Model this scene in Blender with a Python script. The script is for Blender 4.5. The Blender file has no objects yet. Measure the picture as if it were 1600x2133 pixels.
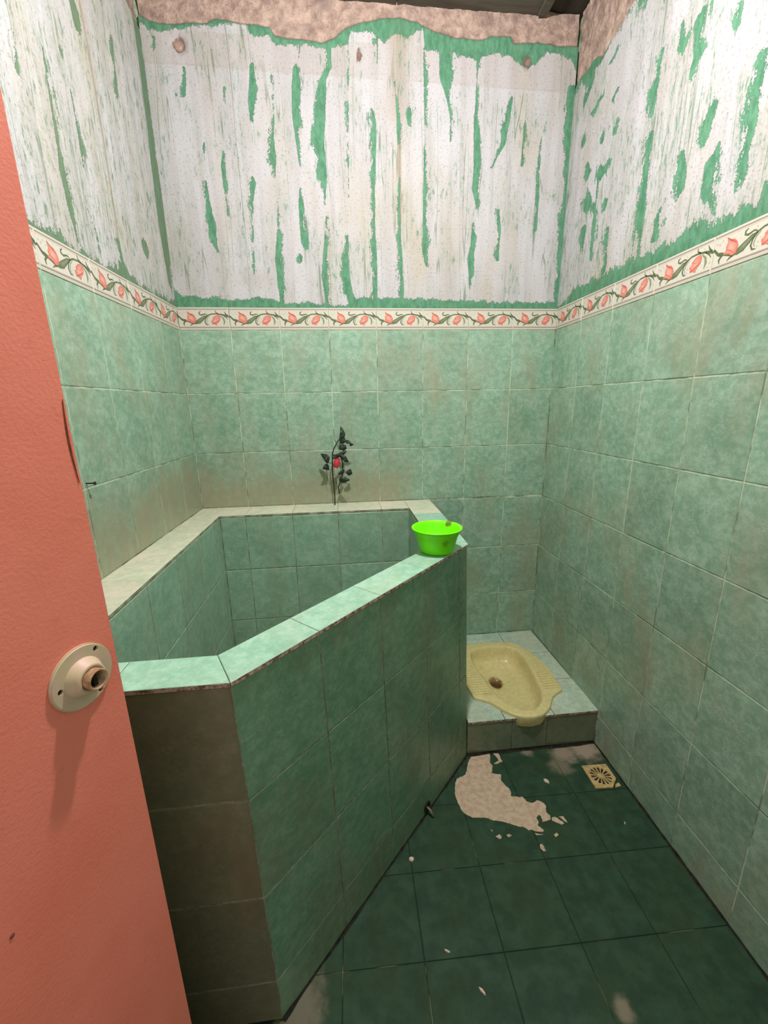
import bpy, bmesh, math, random
import numpy as np
from mathutils import Vector, Matrix, noise as mnoise

random.seed(7)
scene = bpy.context.scene
COL = scene.collection

# ------------------------------------------------------------------ camera, world, lamp, exposure
CAM = Vector((0.6298, -1.8868, 1.3244))
YAW, PITCH, ROLL, FPX = 0.0999, 0.2539, -0.0185, 864.0
_f = Vector((math.sin(YAW) * math.cos(PITCH), math.cos(YAW) * math.cos(PITCH), -math.sin(PITCH)))
_r = Vector((math.cos(YAW), -math.sin(YAW), 0.0))
_u = _r.cross(_f)
_r2 = _r * math.cos(ROLL) + _u * math.sin(ROLL)
_u2 = -_r * math.sin(ROLL) + _u * math.cos(ROLL)
cam_data = bpy.data.cameras.new('camera')
cam_data.sensor_fit = 'VERTICAL'
cam_data.sensor_height = 36.0
cam_data.lens = FPX * 36.0 / 2133.0
cam_data.clip_start = 0.02
cam = bpy.data.objects.new('camera', cam_data)
COL.objects.link(cam)
cam.matrix_world = Matrix(((_r2.x, _u2.x, -_f.x, CAM.x), (_r2.y, _u2.y, -_f.y, CAM.y), (_r2.z, _u2.z, -_f.z, CAM.z), (0, 0, 0, 1)))
scene.camera = cam

world = bpy.data.worlds.new('world')
scene.world = world
world.use_nodes = True
world.node_tree.nodes['Background'].inputs[0].default_value = (1.0, 0.93, 0.84, 1)
world.node_tree.nodes['Background'].inputs[1].default_value = 0.7

lamp_data = bpy.data.lights.new('ceiling_bulb', 'POINT')
lamp_data.energy = 63.0
lamp_data.color = (1.0, 0.965, 0.945)
lamp_data.shadow_soft_size = 0.03
lamp = bpy.data.objects.new('ceiling_bulb', lamp_data)
COL.objects.link(lamp)
lamp.location = (0.81, -1.04, 2.50)
# added disk light below the bulb, a fill that brightens the lower surfaces
down_data = bpy.data.lights.new('added_down_fill', 'AREA')
down_data.shape = 'DISK'
down_data.size = 0.07
down_data.energy = 9.0
down_data.color = (1.0, 0.965, 0.945)
down = bpy.data.objects.new('added_down_fill', down_data)
COL.objects.link(down)
down.location = (0.81, -1.04, 2.455)

scene.view_settings.view_transform = 'Standard'
scene.view_settings.look = 'None'
scene.view_settings.exposure = 0.0
scene.view_settings.gamma = 1.0
scene.view_settings.use_curve_mapping = False

scene.cycles.max_bounces = 5
scene.cycles.glossy_bounces = 2
scene.cycles.adaptive_threshold = 0.03

# ------------------------------------------------------------------ measured outlines, metres on each surface
BACK_STRIPES = [[(0.1323, 2.4971, 0.005), (0.1267, 2.4552, 0.0083), (0.121, 2.4127, 0.0063)], [(0.0431, 2.5807, 0.0048), (0.0385, 2.5503, 0.0057)], [(0.098, 2.4258, 0.0042), (0.096, 2.4116, 0.0058)], [(0.2645, 2.4439, 0.0051), (0.2627, 2.4045, 0.0026)], [(0.171, 2.2766, 0.006), (0.1687, 2.2578, 0.0078), (0.169, 2.2391, 0.0043)], [(0.1643, 2.151, 0.0053), (0.1641, 2.0765, 0.0111), (0.1679, 1.9962, 0.018), (0.1746, 1.9388, 0.0091), (0.189, 1.9056, 0.0027)], [(0.2424, 2.2453, 0.0044), (0.236, 2.2033, 0.011), (0.2352, 2.1569, 0.0066), (0.2344, 2.0941, 0.0036), (0.2355, 2.0381, 0.0018)], [(0.3756, 2.5159, 0.0127), (0.3702, 2.4593, 0.015), (0.3594, 2.4087, 0.0129), (0.3556, 2.3502, 0.0087)], [(0.3367, 2.1716, 0.0045), (0.3411, 2.1522, 0.0081), (0.3298, 2.0805, 0.0045), (0.3255, 2.0157, 0.0037), (0.3153, 1.8305, 0.0019)], [(0.4419, 2.4981, 0.0017), (0.4341, 2.3533, 0.0022), (0.4203, 2.2931, 0.011), (0.4202, 2.2399, 0.0134), (0.4234, 2.1702, 0.0036)], [(0.4286, 2.123, 0.0018), (0.4233, 2.0012, 0.0037), (0.4145, 1.8919, 0.0141), (0.419, 1.8054, 0.0143), (0.4211, 1.7345, 0.012)], [(0.5289, 2.5164, 0.0108), (0.5218, 2.4519, 0.0153), (0.5188, 2.3715, 0.0154), (0.518, 2.2966, 0.0098), (0.5212, 2.2123, 0.0018)], [(0.5159, 2.1333, 0.0027), (0.5194, 2.0771, 0.0116), (0.5182, 2.0031, 0.0131), (0.5243, 1.953, 0.0165), (0.5258, 1.9319, 0.0095)], [(0.5004, 1.9059, 0.0076), (0.499, 1.8845, 0.0095)], [(0.5424, 2.5868, 0.0043), (0.5395, 2.545, 0.0034)], [(0.6451, 2.5853, 0.0108), (0.6462, 2.5221, 0.0109), (0.6224, 2.4853, 0.011), (0.6108, 2.4341, 0.0199), (0.6031, 2.3749, 0.0223), (0.5943, 2.2994, 0.0225), (0.5999, 2.2381, 0.0182), (0.6055, 2.1756, 0.0161), (0.6076, 2.1278, 0.0093), (0.6119, 2.0874, 0.0023)], [(0.6126, 2.0465, 0.0019), (0.5998, 1.8944, 0.0086), (0.5966, 1.8335, 0.0145), (0.6012, 1.7354, 0.0098)], [(0.7189, 2.5891, 0.0022), (0.713, 2.4386, 0.0027), (0.7058, 2.3034, 0.0041), (0.7042, 2.1705, 0.0019), (0.701, 2.0896, 0.0014)], [(0.692, 1.9813, 0.0057), (0.6825, 1.9129, 0.0121), (0.6793, 1.8343, 0.0171), (0.6886, 1.772, 0.0173), (0.7098, 1.7314, 0.0199)], [(0.7998, 2.3979, 0.0091), (0.8069, 2.353, 0.0101), (0.8017, 2.2132, 0.0094), (0.7978, 2.1329, 0.0085), (0.7956, 1.9662, 0.0107), (0.8003, 1.8356, 0.0099), (0.795, 1.7364, 0.0126)], [(0.8256, 2.6572, 0.0061), (0.8225, 2.5163, 0.0027)], [(0.8894, 2.4904, 0.0036), (0.902, 2.387, 0.0055), (0.9012, 2.295, 0.0028)], [(0.9049, 2.1844, 0.0038), (0.8993, 2.0945, 0.0058), (0.903, 1.9681, 0.0069), (0.9073, 1.8811, 0.008), (0.9084, 1.7644, 0.0111)], [(1.0025, 2.5968, 0.0045), (1.0053, 2.4514, 0.0055), (1.006, 2.3607, 0.0028)], [(0.9436, 2.4076, 0.0092), (0.9436, 2.3887, 0.0116), (0.9463, 2.3584, 0.0093)], [(1.0045, 2.2987, 0.0038), (1.0073, 2.1793, 0.0077), (1.004, 2.097, 0.0068), (1.0085, 2.0129, 0.0099), (1.0091, 1.9264, 0.014), (1.0176, 1.8736, 0.0071)], [(1.084, 2.5939, 0.025), (1.0875, 2.5143, 0.0277), (1.0912, 2.4701, 0.0139), (1.1069, 2.3953, 0.0038), (1.107, 2.3102, 0.0048)], [(1.2055, 2.5857, 0.0037), (1.2068, 2.4602, 0.0057), (1.2041, 2.3839, 0.0067), (1.2148, 2.3061, 0.0145), (1.218, 2.2262, 0.0171), (1.211, 2.1522, 0.0124), (1.2203, 2.1191, 0.01), (1.2216, 2.0855, 0.003)], [(1.2075, 2.034, 0.005), (1.2104, 1.956, 0.0092), (1.202, 1.9072, 0.0154), (1.2041, 1.8488, 0.0093), (1.2043, 1.7848, 0.0063)], [(1.3419, 2.4623, 0.0086), (1.3329, 2.4199, 0.012), (1.3171, 2.3414, 0.0156), (1.3169, 2.3098, 0.0122), (1.2946, 2.269, 0.0039), (1.2769, 2.228, 0.0039)], [(1.4041, 2.3996, 0.0024), (1.4049, 2.3605, 0.0049), (1.4004, 2.24, 0.005)], [(1.3111, 2.0876, 0.004), (1.3109, 2.0534, 0.0091), (1.3208, 2.0017, 0.0051), (1.3133, 1.9488, 0.0082), (1.3138, 1.8998, 0.0073)], [(1.4727, 2.3393, 0.003), (1.4711, 2.2341, 0.004), (1.4739, 2.134, 0.0071), (1.4751, 2.0656, 0.0031), (1.475, 2.0134, 0.0042)], [(1.5858, 2.5074, 0.0147), (1.5858, 2.4381, 0.0198), (1.5857, 2.3594, 0.0225), (1.5886, 2.2788, 0.0202), (1.6018, 2.1965, 0.0128), (1.5945, 2.1115, 0.0156), (1.5924, 2.0245, 0.021), (1.5849, 1.9352, 0.0186), (1.5933, 1.8438, 0.0162), (1.5968, 1.7115, 0.0137)]]
LEFT_STRIPES = [[(0.6131, 2.1371, 0.0049), (0.6191, 2.0424, 0.006), (0.6179, 1.9673, 0.0092), (0.6219, 1.8867, 0.0129), (0.6203, 1.8212, 0.0116), (0.6128, 1.7714, 0.0075), (0.6136, 1.7388, 0.0043)], [(0.5401, 2.1857, 0.0033), (0.522, 2.0996, 0.0041), (0.5188, 1.9879, 0.006), (0.5231, 1.943, 0.0036)], [(0.536, 1.8386, 0.0036), (0.5178, 1.7942, 0.0063), (0.5117, 1.7433, 0.0051)], [(0.4009, 1.8164, 0.0113), (0.3973, 1.766, 0.0114), (0.3888, 1.7289, 0.035)], [(0.2167, 1.8716, 0.0192), (0.2113, 1.837, 0.0146)], [(0.4354, 2.3405, 0.0222), (0.4412, 2.2918, 0.0127)], [(0.713, 2.111, 0.0033), (0.7242, 2.0223, 0.0049)], [(0.2437, 2.4118, 0.01), (0.2549, 2.2571, 0.0085)], [(0.0313, 2.6151, 0.0213), (0.0211, 2.4976, 0.0242), (0.0267, 2.3356, 0.0247), (0.0296, 2.1744, 0.0323), (0.0279, 1.9827, 0.0381), (0.0262, 1.8783, 0.0291), (0.0277, 1.7862, 0.0172)]]
RIGHT_STRIPES = [[(0.5062, 2.2909, 0.0081), (0.4975, 2.2411, 0.0138), (0.4912, 2.1762, 0.0197), (0.488, 2.1429, 0.0114)], [(0.4988, 2.0894, 0.0142), (0.494, 2.0373, 0.0173), (0.4976, 1.9673, 0.0175), (0.4969, 1.8909, 0.0207), (0.5009, 1.8437, 0.0178), (0.5131, 1.7664, 0.0059)], [(0.5883, 1.8672, 0.0052), (0.5808, 1.8334, 0.0159), (0.5757, 1.7852, 0.0188)], [(0.651, 2.2674, 0.0215), (0.6456, 2.2229, 0.0175), (0.6552, 2.177, 0.0196), (0.6371, 2.1535, 0.009)], [(0.7664, 2.193, 0.0125), (0.7656, 2.1542, 0.0072)], [(0.7304, 2.0273, 0.0159), (0.7174, 2.0048, 0.0205), (0.7189, 1.9634, 0.0165)], [(0.7727, 1.9257, 0.0114), (0.7606, 1.9018, 0.0253), (0.757, 1.8523, 0.0258), (0.7517, 1.8257, 0.0141)], [(0.7682, 1.8162, 0.0078), (0.7845, 1.7729, 0.0031)], [(0.8584, 2.0568, 0.0094), (0.8565, 2.0158, 0.0127), (0.8482, 1.9775, 0.0146), (0.8483, 1.9238, 0.0165), (0.8496, 1.8633, 0.0084), (0.8555, 1.8086, 0.0067)], [(0.6431, 1.9699, 0.0117), (0.6533, 1.9206, 0.0209), (0.6543, 1.8752, 0.0164)], [(0.2772, 2.4401, 0.0179), (0.247, 2.431, 0.0187)], [(0.3008, 2.3196, 0.0142), (0.2835, 2.3102, 0.0146), (0.2791, 2.2996, 0.0088)], [(0.1944, 2.3489, 0.0202), (0.1506, 2.3456, 0.0213)], [(0.1074, 2.493, 0.035), (0.1165, 2.4446, 0.0262), (0.0842, 2.4055, 0.0183)], [(0.1429, 2.1787, 0.0133), (0.1572, 2.1452, 0.0262)], [(0.2383, 2.119, 0.0279), (0.2422, 2.0989, 0.0279)], [(0.2804, 2.1207, 0.0113), (0.2773, 2.1009, 0.0114)], [(0.1651, 2.0604, 0.0352), (0.1714, 2.0264, 0.0351)], [(0.2127, 2.0177, 0.0251), (0.2339, 1.9864, 0.0164)], [(0.2895, 2.0016, 0.0191), (0.2864, 1.9808, 0.0154)], [(0.1577, 1.9676, 0.0225), (0.165, 1.8832, 0.0108)], [(0.23, 2.086, 0.0049), (0.2358, 2.016, 0.0081), (0.2317, 1.9175, 0.0125), (0.2343, 1.8373, 0.0084)], [(0.3214, 1.9085, 0.0089), (0.3296, 1.7932, 0.0113), (0.3207, 1.7649, 0.0153)], [(0.5834, 2.2959, 0.0095), (0.591, 2.2397, 0.0167)], [(0.2393, 2.226, 0.0195), (0.2352, 2.2104, 0.0158)], [(0.1061, 2.2885, 0.0181), (0.1017, 2.2679, 0.0183)], [(0.3125, 2.2276, 0.0085), (0.3054, 2.1979, 0.0108)], [(0.9247, 1.7779, 0.0118), (0.9275, 1.7405, 0.0178)]]
BACK_TOP = [(-0.0067, 2.6176), (0.0451, 2.5941), (0.11, 2.6009), (0.1762, 2.6145), (0.2007, 2.6159), (0.2583, 2.6224), (0.3659, 2.6317), (0.3709, 2.5983), (0.438, 2.6019), (0.461, 2.5757), (0.5464, 2.5836), (0.6406, 2.5816), (0.7189, 2.5891), (0.7293, 2.6313), (0.8119, 2.6323), (0.8508, 2.603), (0.8865, 2.6259), (0.9397, 2.6288), (0.9977, 2.6459), (1.0025, 2.5897), (1.0842, 2.5867), (1.2043, 2.5711), (1.2775, 2.5966), (1.3344, 2.5849), (1.4029, 2.5514), (1.4749, 2.6066), (1.5719, 2.5968), (1.5957, 2.5532)]
BACK_CEMENT = [(-0.0219, 2.6686), (-0.0099, 2.6467), (0.0187, 2.6288), (0.0649, 2.6202), (0.1126, 2.6196), (0.1451, 2.6227), (0.2023, 2.6292), (0.2264, 2.6273), (0.2606, 2.6425), (0.3091, 2.6386), (0.3414, 2.6337), (0.3908, 2.6331), (0.4404, 2.6304), (0.459, 2.603), (0.4883, 2.6011), (0.573, 2.5988), (0.6241, 2.5946), (0.6678, 2.6073), (0.7124, 2.6407), (0.7648, 2.6573), (0.8522, 2.6779), (0.9047, 2.6823), (0.9753, 2.6725), (1.0289, 2.6511), (1.0831, 2.64), (1.1195, 2.6349), (1.1742, 2.6342), (1.211, 2.6326), (1.2565, 2.6457), (1.3304, 2.6497), (1.341, 2.6287), (1.4439, 2.6378), (1.5302, 2.6299), (1.5873, 2.6344)]
BACK_BOTTOM = [(-0.004, 1.7845), (0.029, 1.7588), (0.1574, 1.7509), (0.2126, 1.7424), (0.3079, 1.7517), (0.3277, 1.7607), (0.4208, 1.7301), (0.518, 1.735), (0.6057, 1.7264), (0.6747, 1.7221), (0.7156, 1.7541), (0.7854, 1.7546), (0.8356, 1.7548), (0.9878, 1.7511), (1.1116, 1.7472), (1.3541, 1.7391), (1.4615, 1.7396), (1.5919, 1.7403)]
RIGHT_BOTTOM = [(0.0336, 1.733), (0.142, 1.7708), (0.3053, 1.7692), (0.4403, 1.7678), (0.5107, 1.7671), (0.6049, 1.7628), (0.6685, 1.7655), (0.7293, 1.7888), (0.7952, 1.7558), (0.8408, 1.7611), (0.9021, 1.7555), (0.928, 1.7629)]
BACK_HOLES = [(0.124, 2.5622, 0.0212, 0.0244), (0.7582, 2.5631, 0.0088, 0.0156), (1.4011, 2.5765, 0.0151, 0.0205)]
PATCHES = [[(1.087, -0.5989), (1.157, -0.5988), (1.1504, -0.6239), (1.1404, -0.645), (1.145, -0.6646), (1.1294, -0.6944), (1.1625, -0.7036), (1.1531, -0.7277), (1.1594, -0.7457), (1.1686, -0.7613), (1.1714, -0.7758), (1.1629, -0.791), (1.1919, -0.7991), (1.201, -0.7979), (1.2096, -0.817), (1.2269, -0.8257), (1.2481, -0.8171), (1.2642, -0.828), (1.2661, -0.8414), (1.2559, -0.8616), (1.2636, -0.8751), (1.2577, -0.8867), (1.2412, -0.8908), (1.2287, -0.8914), (1.2343, -0.8716), (1.2265, -0.8665), (1.215, -0.8775), (1.2172, -0.89), (1.2079, -0.9009), (1.2215, -0.9182), (1.2131, -0.923), (1.1914, -0.9184), (1.1798, -0.9093), (1.1734, -0.9144), (1.1663, -0.9038), (1.139, -0.8927), (1.1053, -0.8766), (1.0688, -0.8662), (1.0521, -0.856), (1.0091, -0.8508), (0.9926, -0.8385), (0.9831, -0.8289), (0.9788, -0.8155), (0.9739, -0.7886), (0.9743, -0.7566), (0.9879, -0.7151), (0.9984, -0.7014), (1.0339, -0.6879), (1.0575, -0.6403)], [(1.2645, -0.8814), (1.2791, -0.8811), (1.2959, -0.9034), (1.2852, -0.9081), (1.2615, -0.8912)], [(1.2899, -0.8803), (1.3035, -0.8819), (1.3084, -0.9029), (1.3, -0.8958)], [(1.2451, -0.9344), (1.2573, -0.9301), (1.2591, -0.938), (1.2469, -0.9422)], [(1.1857, -0.9589), (1.1957, -0.9583), (1.1973, -0.9782), (1.1893, -0.979), (1.1826, -0.9693)], [(1.0538, -0.8963), (1.0588, -0.8988), (1.0553, -0.903)], [(1.0607, -0.9201), (1.0766, -0.9144), (1.0805, -0.9243), (1.0729, -0.929)], [(1.0965, -0.9186), (1.1055, -0.9159), (1.1126, -0.9224), (1.101, -0.9267)], [(1.1643, -0.6056), (1.1886, -0.6114), (1.1887, -0.6482), (1.1689, -0.6567), (1.1533, -0.6548), (1.1762, -0.6439), (1.173, -0.621)], [(1.187, -0.9237), (1.2133, -0.9306), (1.1897, -0.9305)]]
LEAVES = {'A': [(0.6321, 1.2351), (0.6504, 1.2068), (0.6476, 1.1876), (0.6287, 1.1803), (0.6253, 1.192), (0.6302, 1.215)], 'B': [(0.6287, 1.1803), (0.6476, 1.1876), (0.6528, 1.1699), (0.6406, 1.1615), (0.627, 1.1648)], 'C': [(0.6511, 1.1778), (0.6649, 1.1774), (0.6762, 1.1654), (0.6858, 1.1573), (0.6697, 1.1509), (0.6662, 1.1617), (0.6545, 1.164)], 'D': [(0.6267, 1.157), (0.6502, 1.1563), (0.6535, 1.1405), (0.6394, 1.1331), (0.624, 1.1394)], 'E': [(0.5915, 1.1187), (0.6192, 1.1218), (0.6455, 1.1368), (0.6531, 1.1287), (0.6386, 1.1133), (0.6146, 1.1061), (0.5906, 1.099)], 'F': [(0.6309, 1.1175), (0.6484, 1.1111), (0.6611, 1.0828), (0.6434, 1.0854), (0.6321, 1.0997)], 'G': [(0.5407, 1.1212), (0.568, 1.1184), (0.5792, 1.1072), (0.5739, 1.0816), (0.564, 1.0799), (0.553, 1.0962)], 'H': [(0.545, 1.0566), (0.5578, 1.0742), (0.5715, 1.0717), (0.5742, 1.0476), (0.5585, 1.0501)], 'I': [(0.6111, 1.0302), (0.6238, 1.0459), (0.6419, 1.0513), (0.6351, 1.0314)], 'J': [(0.6454, 1.0391), (0.6679, 1.0505), (0.675, 1.028), (0.6587, 1.0204)], 'K': [(0.6151, 1.0077), (0.6308, 1.0234), (0.6465, 1.0168), (0.6632, 1.006), (0.6394, 0.9905), (0.6215, 0.9932)], 'BUD': [(0.5962, 1.0928), (0.6166, 1.1081), (0.6213, 1.102), (0.6168, 1.0682), (0.6065, 1.0596), (0.5969, 1.0669)]}
STEMS = [[(0.5922, 0.8825), (0.5927, 0.9367), (0.5912, 0.9882), (0.5882, 1.0087), (0.5896, 1.0791), (0.5915, 1.1187), (0.5986, 1.1421), (0.6177, 1.1747), (0.6299, 1.1861)], [(0.6151, 0.94), (0.6103, 0.9691), (0.6305, 1.0174), (0.6351, 1.0777), (0.6265, 1.1078)], [(0.6183, 1.1454), (0.6114, 1.1652), (0.6043, 1.1809)], [(0.5653, 0.9912), (0.5619, 1.04), (0.566, 1.0799)], [(0.6612, 0.9805), (0.6453, 0.9862), (0.6337, 0.9969)], [(0.6024, 1.0986), (0.6265, 1.1078), (0.6396, 1.137), (0.6408, 1.1644)], [(0.5896, 1.0791), (0.5817, 1.0794), (0.5721, 1.0837)], [(0.6334, 1.0375), (0.6493, 1.037)]]
HOLE_POS = [(0.0187, 0.0232), (-0.026, -0.0003), (0.0152, -0.0270)]

# ------------------------------------------------------------------ helpers
def srgb(r, g, b):
    def c(v):
        v /= 255.0
        return v / 12.92 if v <= 0.04045 else ((v + 0.055) / 1.055) ** 2.4
    return (c(r), c(g), c(b), 1.0)


class NT:
    """small wrapper to write node trees"""
    def __init__(self, name):
        self.m = bpy.data.materials.new(name)
        self.m.use_nodes = True
        self.t = self.m.node_tree
        self.b = self.t.nodes['Principled BSDF']
        self._tc = None
        self._geo = None

    def n(self, typ, **kw):
        nd = self.t.nodes.new(typ)
        for k, v in kw.items():
            setattr(nd, k, v)
        return nd

    def link(self, a, b):
        self.t.links.new(a, b)

    def put(self, sock, v):
        if isinstance(v, bpy.types.NodeSocket):
            self.link(v, sock)
        else:
            sock.default_value = v

    def obj(self):
        if not self._tc:
            self._tc = self.n('ShaderNodeTexCoord')
        return self._tc.outputs['Object']

    def pos(self):
        if not self._geo:
            self._geo = self.n('ShaderNodeNewGeometry')
        return self._geo.outputs['Position']

    def rnd(self):
        return self.n('ShaderNodeObjectInfo').outputs['Random']

    def math(self, op, a, b=0.0, c=None, clamp=False):
        nd = self.n('ShaderNodeMath', operation=op, use_clamp=clamp)
        self.put(nd.inputs[0], a)
        self.put(nd.inputs[1], b)
        if c is not None:
            self.put(nd.inputs[2], c)
        return nd.outputs[0]

    def vmath(self, op, a, b):
        nd = self.n('ShaderNodeVectorMath', operation=op)
        self.put(nd.inputs[0], a)
        self.put(nd.inputs[1], b)
        return nd.outputs[1] if op in ('DISTANCE', 'LENGTH') else nd.outputs[0]

    def noise(self, vec, scale, detail=4.0, rough=0.55, dist=0.0, w=None):
        nd = self.n('ShaderNodeTexNoise')
        if w is not None:
            nd.noise_dimensions = '4D'
            self.put(nd.inputs['W'], w)
        self.put(nd.inputs['Vector'], vec)
        nd.inputs['Scale'].default_value = scale
        nd.inputs['Detail'].default_value = detail
        nd.inputs['Roughness'].default_value = rough
        nd.inputs['Distortion'].default_value = dist
        return nd.outputs['Fac']

    def step(self, v, lo, hi, a=0.0, b=1.0):
        nd = self.n('ShaderNodeMapRange', interpolation_type='SMOOTHSTEP')
        self.put(nd.inputs['Value'], v)
        nd.inputs['From Min'].default_value = lo
        nd.inputs['From Max'].default_value = hi
        nd.inputs['To Min'].default_value = a
        nd.inputs['To Max'].default_value = b
        return nd.outputs[0]

    def mix(self, f, a, b):
        nd = self.n('ShaderNodeMix', data_type='RGBA')
        self.put(nd.inputs[0], f)
        self.put(nd.inputs[6], a)
        self.put(nd.inputs[7], b)
        return nd.outputs[2]

    def attr(self, name, what='Fac'):
        return self.n('ShaderNodeAttribute', attribute_name=name).outputs[what]

    def bump(self, h, dist=0.001, strength=1.0):
        nd = self.n('ShaderNodeBump')
        nd.inputs['Strength'].default_value = strength
        nd.inputs['Distance'].default_value = dist
        self.put(nd.inputs['Height'], h)
        self.link(nd.outputs[0], self.b.inputs['Normal'])

    def out(self, color, rough=0.5, spec=0.5):
        self.put(self.b.inputs['Base Color'], color)
        self.put(self.b.inputs['Roughness'], rough)
        self.b.inputs['Specular IOR Level'].default_value = spec
        return self.m


def tag(o, label=None, cat=None, group=None, kind=None):
    if label:
        o['label'] = label
    if cat:
        o['category'] = cat
    if group:
        o['group'] = group
    if kind:
        o['kind'] = kind
    return o


def add(name, me, parent=None, mats=(), smooth=False):
    if isinstance(me, bmesh.types.BMesh):
        bm = me
        me = bpy.data.meshes.new(name)
        bm.to_mesh(me)
        bm.free()
    for m in mats:
        me.materials.append(m)
    if smooth:
        me.polygons.foreach_set('use_smooth', [True] * len(me.polygons))
    o = bpy.data.objects.new(name, me)
    COL.objects.link(o)
    if parent:
        o.parent = parent
    return o


def empty(name, loc=(0, 0, 0)):
    o = bpy.data.objects.new(name, None)
    o.empty_display_size = 0.05
    COL.objects.link(o)
    o.location = loc
    return o


def bm_box(bm, x0, x1, y0, y1, z0, z1):
    v = [bm.verts.new(p) for p in ((x0, y0, z0), (x1, y0, z0), (x1, y1, z0), (x0, y1, z0), (x0, y0, z1), (x1, y0, z1), (x1, y1, z1), (x0, y1, z1))]
    for f in ((0, 3, 2, 1), (4, 5, 6, 7), (0, 1, 5, 4), (1, 2, 6, 5), (2, 3, 7, 6), (3, 0, 4, 7)):
        bm.faces.new([v[i] for i in f])


def bm_prism(bm, poly, z0, z1, mat=0):
    """poly ccw from above"""
    a = [bm.verts.new((p[0], p[1], z0)) for p in poly]
    b = [bm.verts.new((p[0], p[1], z1)) for p in poly]
    n = len(poly)
    fs = [bm.faces.new(b), bm.faces.new(a[::-1])]
    for i in range(n):
        j = (i + 1) % n
        fs.append(bm.faces.new((a[i], a[j], b[j], b[i])))
    for f in fs:
        f.material_index = mat


def bm_lathe(bm, prof, seg=48, mat=0):
    rings = []
    for r, z in prof:
        if r < 1e-6:
            rings.append([bm.verts.new((0, 0, z))])
        else:
            rings.append([bm.verts.new((r * math.cos(2 * math.pi * k / seg), r * math.sin(2 * math.pi * k / seg), z)) for k in range(seg)])
    for a, b in zip(rings, rings[1:]):
        for k in range(seg):
            l = (k + 1) % seg
            if len(a) == 1 and len(b) == 1:
                continue
            if len(a) == 1:
                f = bm.faces.new((a[0], b[l], b[k]))
            elif len(b) == 1:
                f = bm.faces.new((a[k], a[l], b[0]))
            else:
                f = bm.faces.new((a[k], a[l], b[l], b[k]))
            f.material_index = mat


def bm_tube(bm, pts, rad, seg=7):
    pts = [Vector(p) for p in pts]
    rings = []
    for i, p in enumerate(pts):
        d = (pts[min(i + 1, len(pts) - 1)] - pts[max(i - 1, 0)]).normalized()
        a = d.orthogonal().normalized()
        b = d.cross(a)
        r = rad[i] if isinstance(rad, (list, tuple)) else rad
        rings.append([bm.verts.new(p + (a * math.cos(2 * math.pi * k / seg) + b * math.sin(2 * math.pi * k / seg)) * r) for k in range(seg)])
    for a, b in zip(rings, rings[1:]):
        # match the nearest start vertex so that the tube does not twist
        off = min(range(seg), key=lambda o: (a[0].co - b[o].co).length)
        for k in range(seg):
            bm.faces.new((a[k], a[(k + 1) % seg], b[(k + 1 + off) % seg], b[(k + off) % seg]))
        rings[rings.index(b)] = b[off:] + b[:off]
        b[:] = b[off:] + b[:off]
    bm.faces.new(rings[0][::-1])
    bm.faces.new(rings[-1])
    bmesh.ops.recalc_face_normals(bm, faces=bm.faces)


def bm_plate(bm, outer, holes, t, mat=0):
    """flat plate with real holes, from z = 0 to z = t"""
    edges = []
    for loop in [outer] + holes:
        vs = [bm.verts.new((p[0], p[1], t)) for p in loop]
        for i in range(len(vs)):
            edges.append(bm.edges.new((vs[i], vs[(i + 1) % len(vs)])))
    r = bmesh.ops.triangle_fill(bm, use_beauty=True, use_dissolve=False, edges=edges)
    faces = [g for g in r['geom'] if isinstance(g, bmesh.types.BMFace)]
    e = bmesh.ops.extrude_face_region(bm, geom=faces)
    vs = [g for g in e['geom'] if isinstance(g, bmesh.types.BMVert)]
    bmesh.ops.translate(bm, verts=vs, vec=(0, 0, -t))
    bmesh.ops.recalc_face_normals(bm, faces=bm.faces)
    for f in bm.faces:
        f.material_index = mat


def shrink(poly, d):
    """inset a convex ccw 2-D polygon"""
    n = len(poly)
    out = []
    for i in range(n):
        p0, p1, p2 = Vector(poly[i - 1]), Vector(poly[i]), Vector(poly[(i + 1) % n])
        e1 = (p1 - p0).normalized()
        e2 = (p2 - p1).normalized()
        n1 = Vector((-e1.y, e1.x))
        n2 = Vector((-e2.y, e2.x))
        den = 1 + n1.dot(n2)
        out.append(p1 + (n1 + n2) * (d / max(den, 0.25)))
    return out


def clip(poly, n, c):
    """keep the side where n.p <= c"""
    out = []
    for i in range(len(poly)):
        a, b = poly[i], poly[(i + 1) % len(poly)]
        da, db = n[0] * a[0] + n[1] * a[1] - c, n[0] * b[0] + n[1] * b[1] - c
        if da <= 0:
            out.append(a)
        if (da < 0 < db) or (db < 0 < da):
            t = da / (da - db)
            out.append((a[0] + (b[0] - a[0]) * t, a[1] + (b[1] - a[1]) * t))
    return out


def area(poly):
    return 0.5 * sum(poly[i - 1][0] * poly[i][1] - poly[i][0] * poly[i - 1][1] for i in range(len(poly)))


def tile_mesh(name, poly, t, bev, mats):
    """poly: ccw 2-D outline; front glaze at z = 0, clay sides down to z = -t"""
    bm = bmesh.new()
    r0 = [bm.verts.new((p[0], p[1], -t)) for p in poly]
    r1 = [bm.verts.new((p[0], p[1], -bev * 0.7)) for p in poly]
    r2 = [bm.verts.new((p[0], p[1], 0)) for p in shrink(poly, bev)]
    n = len(poly)
    for i in range(n):
        j = (i + 1) % n
        f = bm.faces.new((r0[i], r0[j], r1[j], r1[i]))
        f.material_index = min(1, len(mats) - 1)
        bm.faces.new((r1[i], r1[j], r2[j], r2[i]))
    bm.faces.new(r2)
    me = bpy.data.meshes.new(name)
    bm.to_mesh(me)
    bm.free()
    for m in mats:
        me.materials.append(m)
    return me


_tiles = {}


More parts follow.
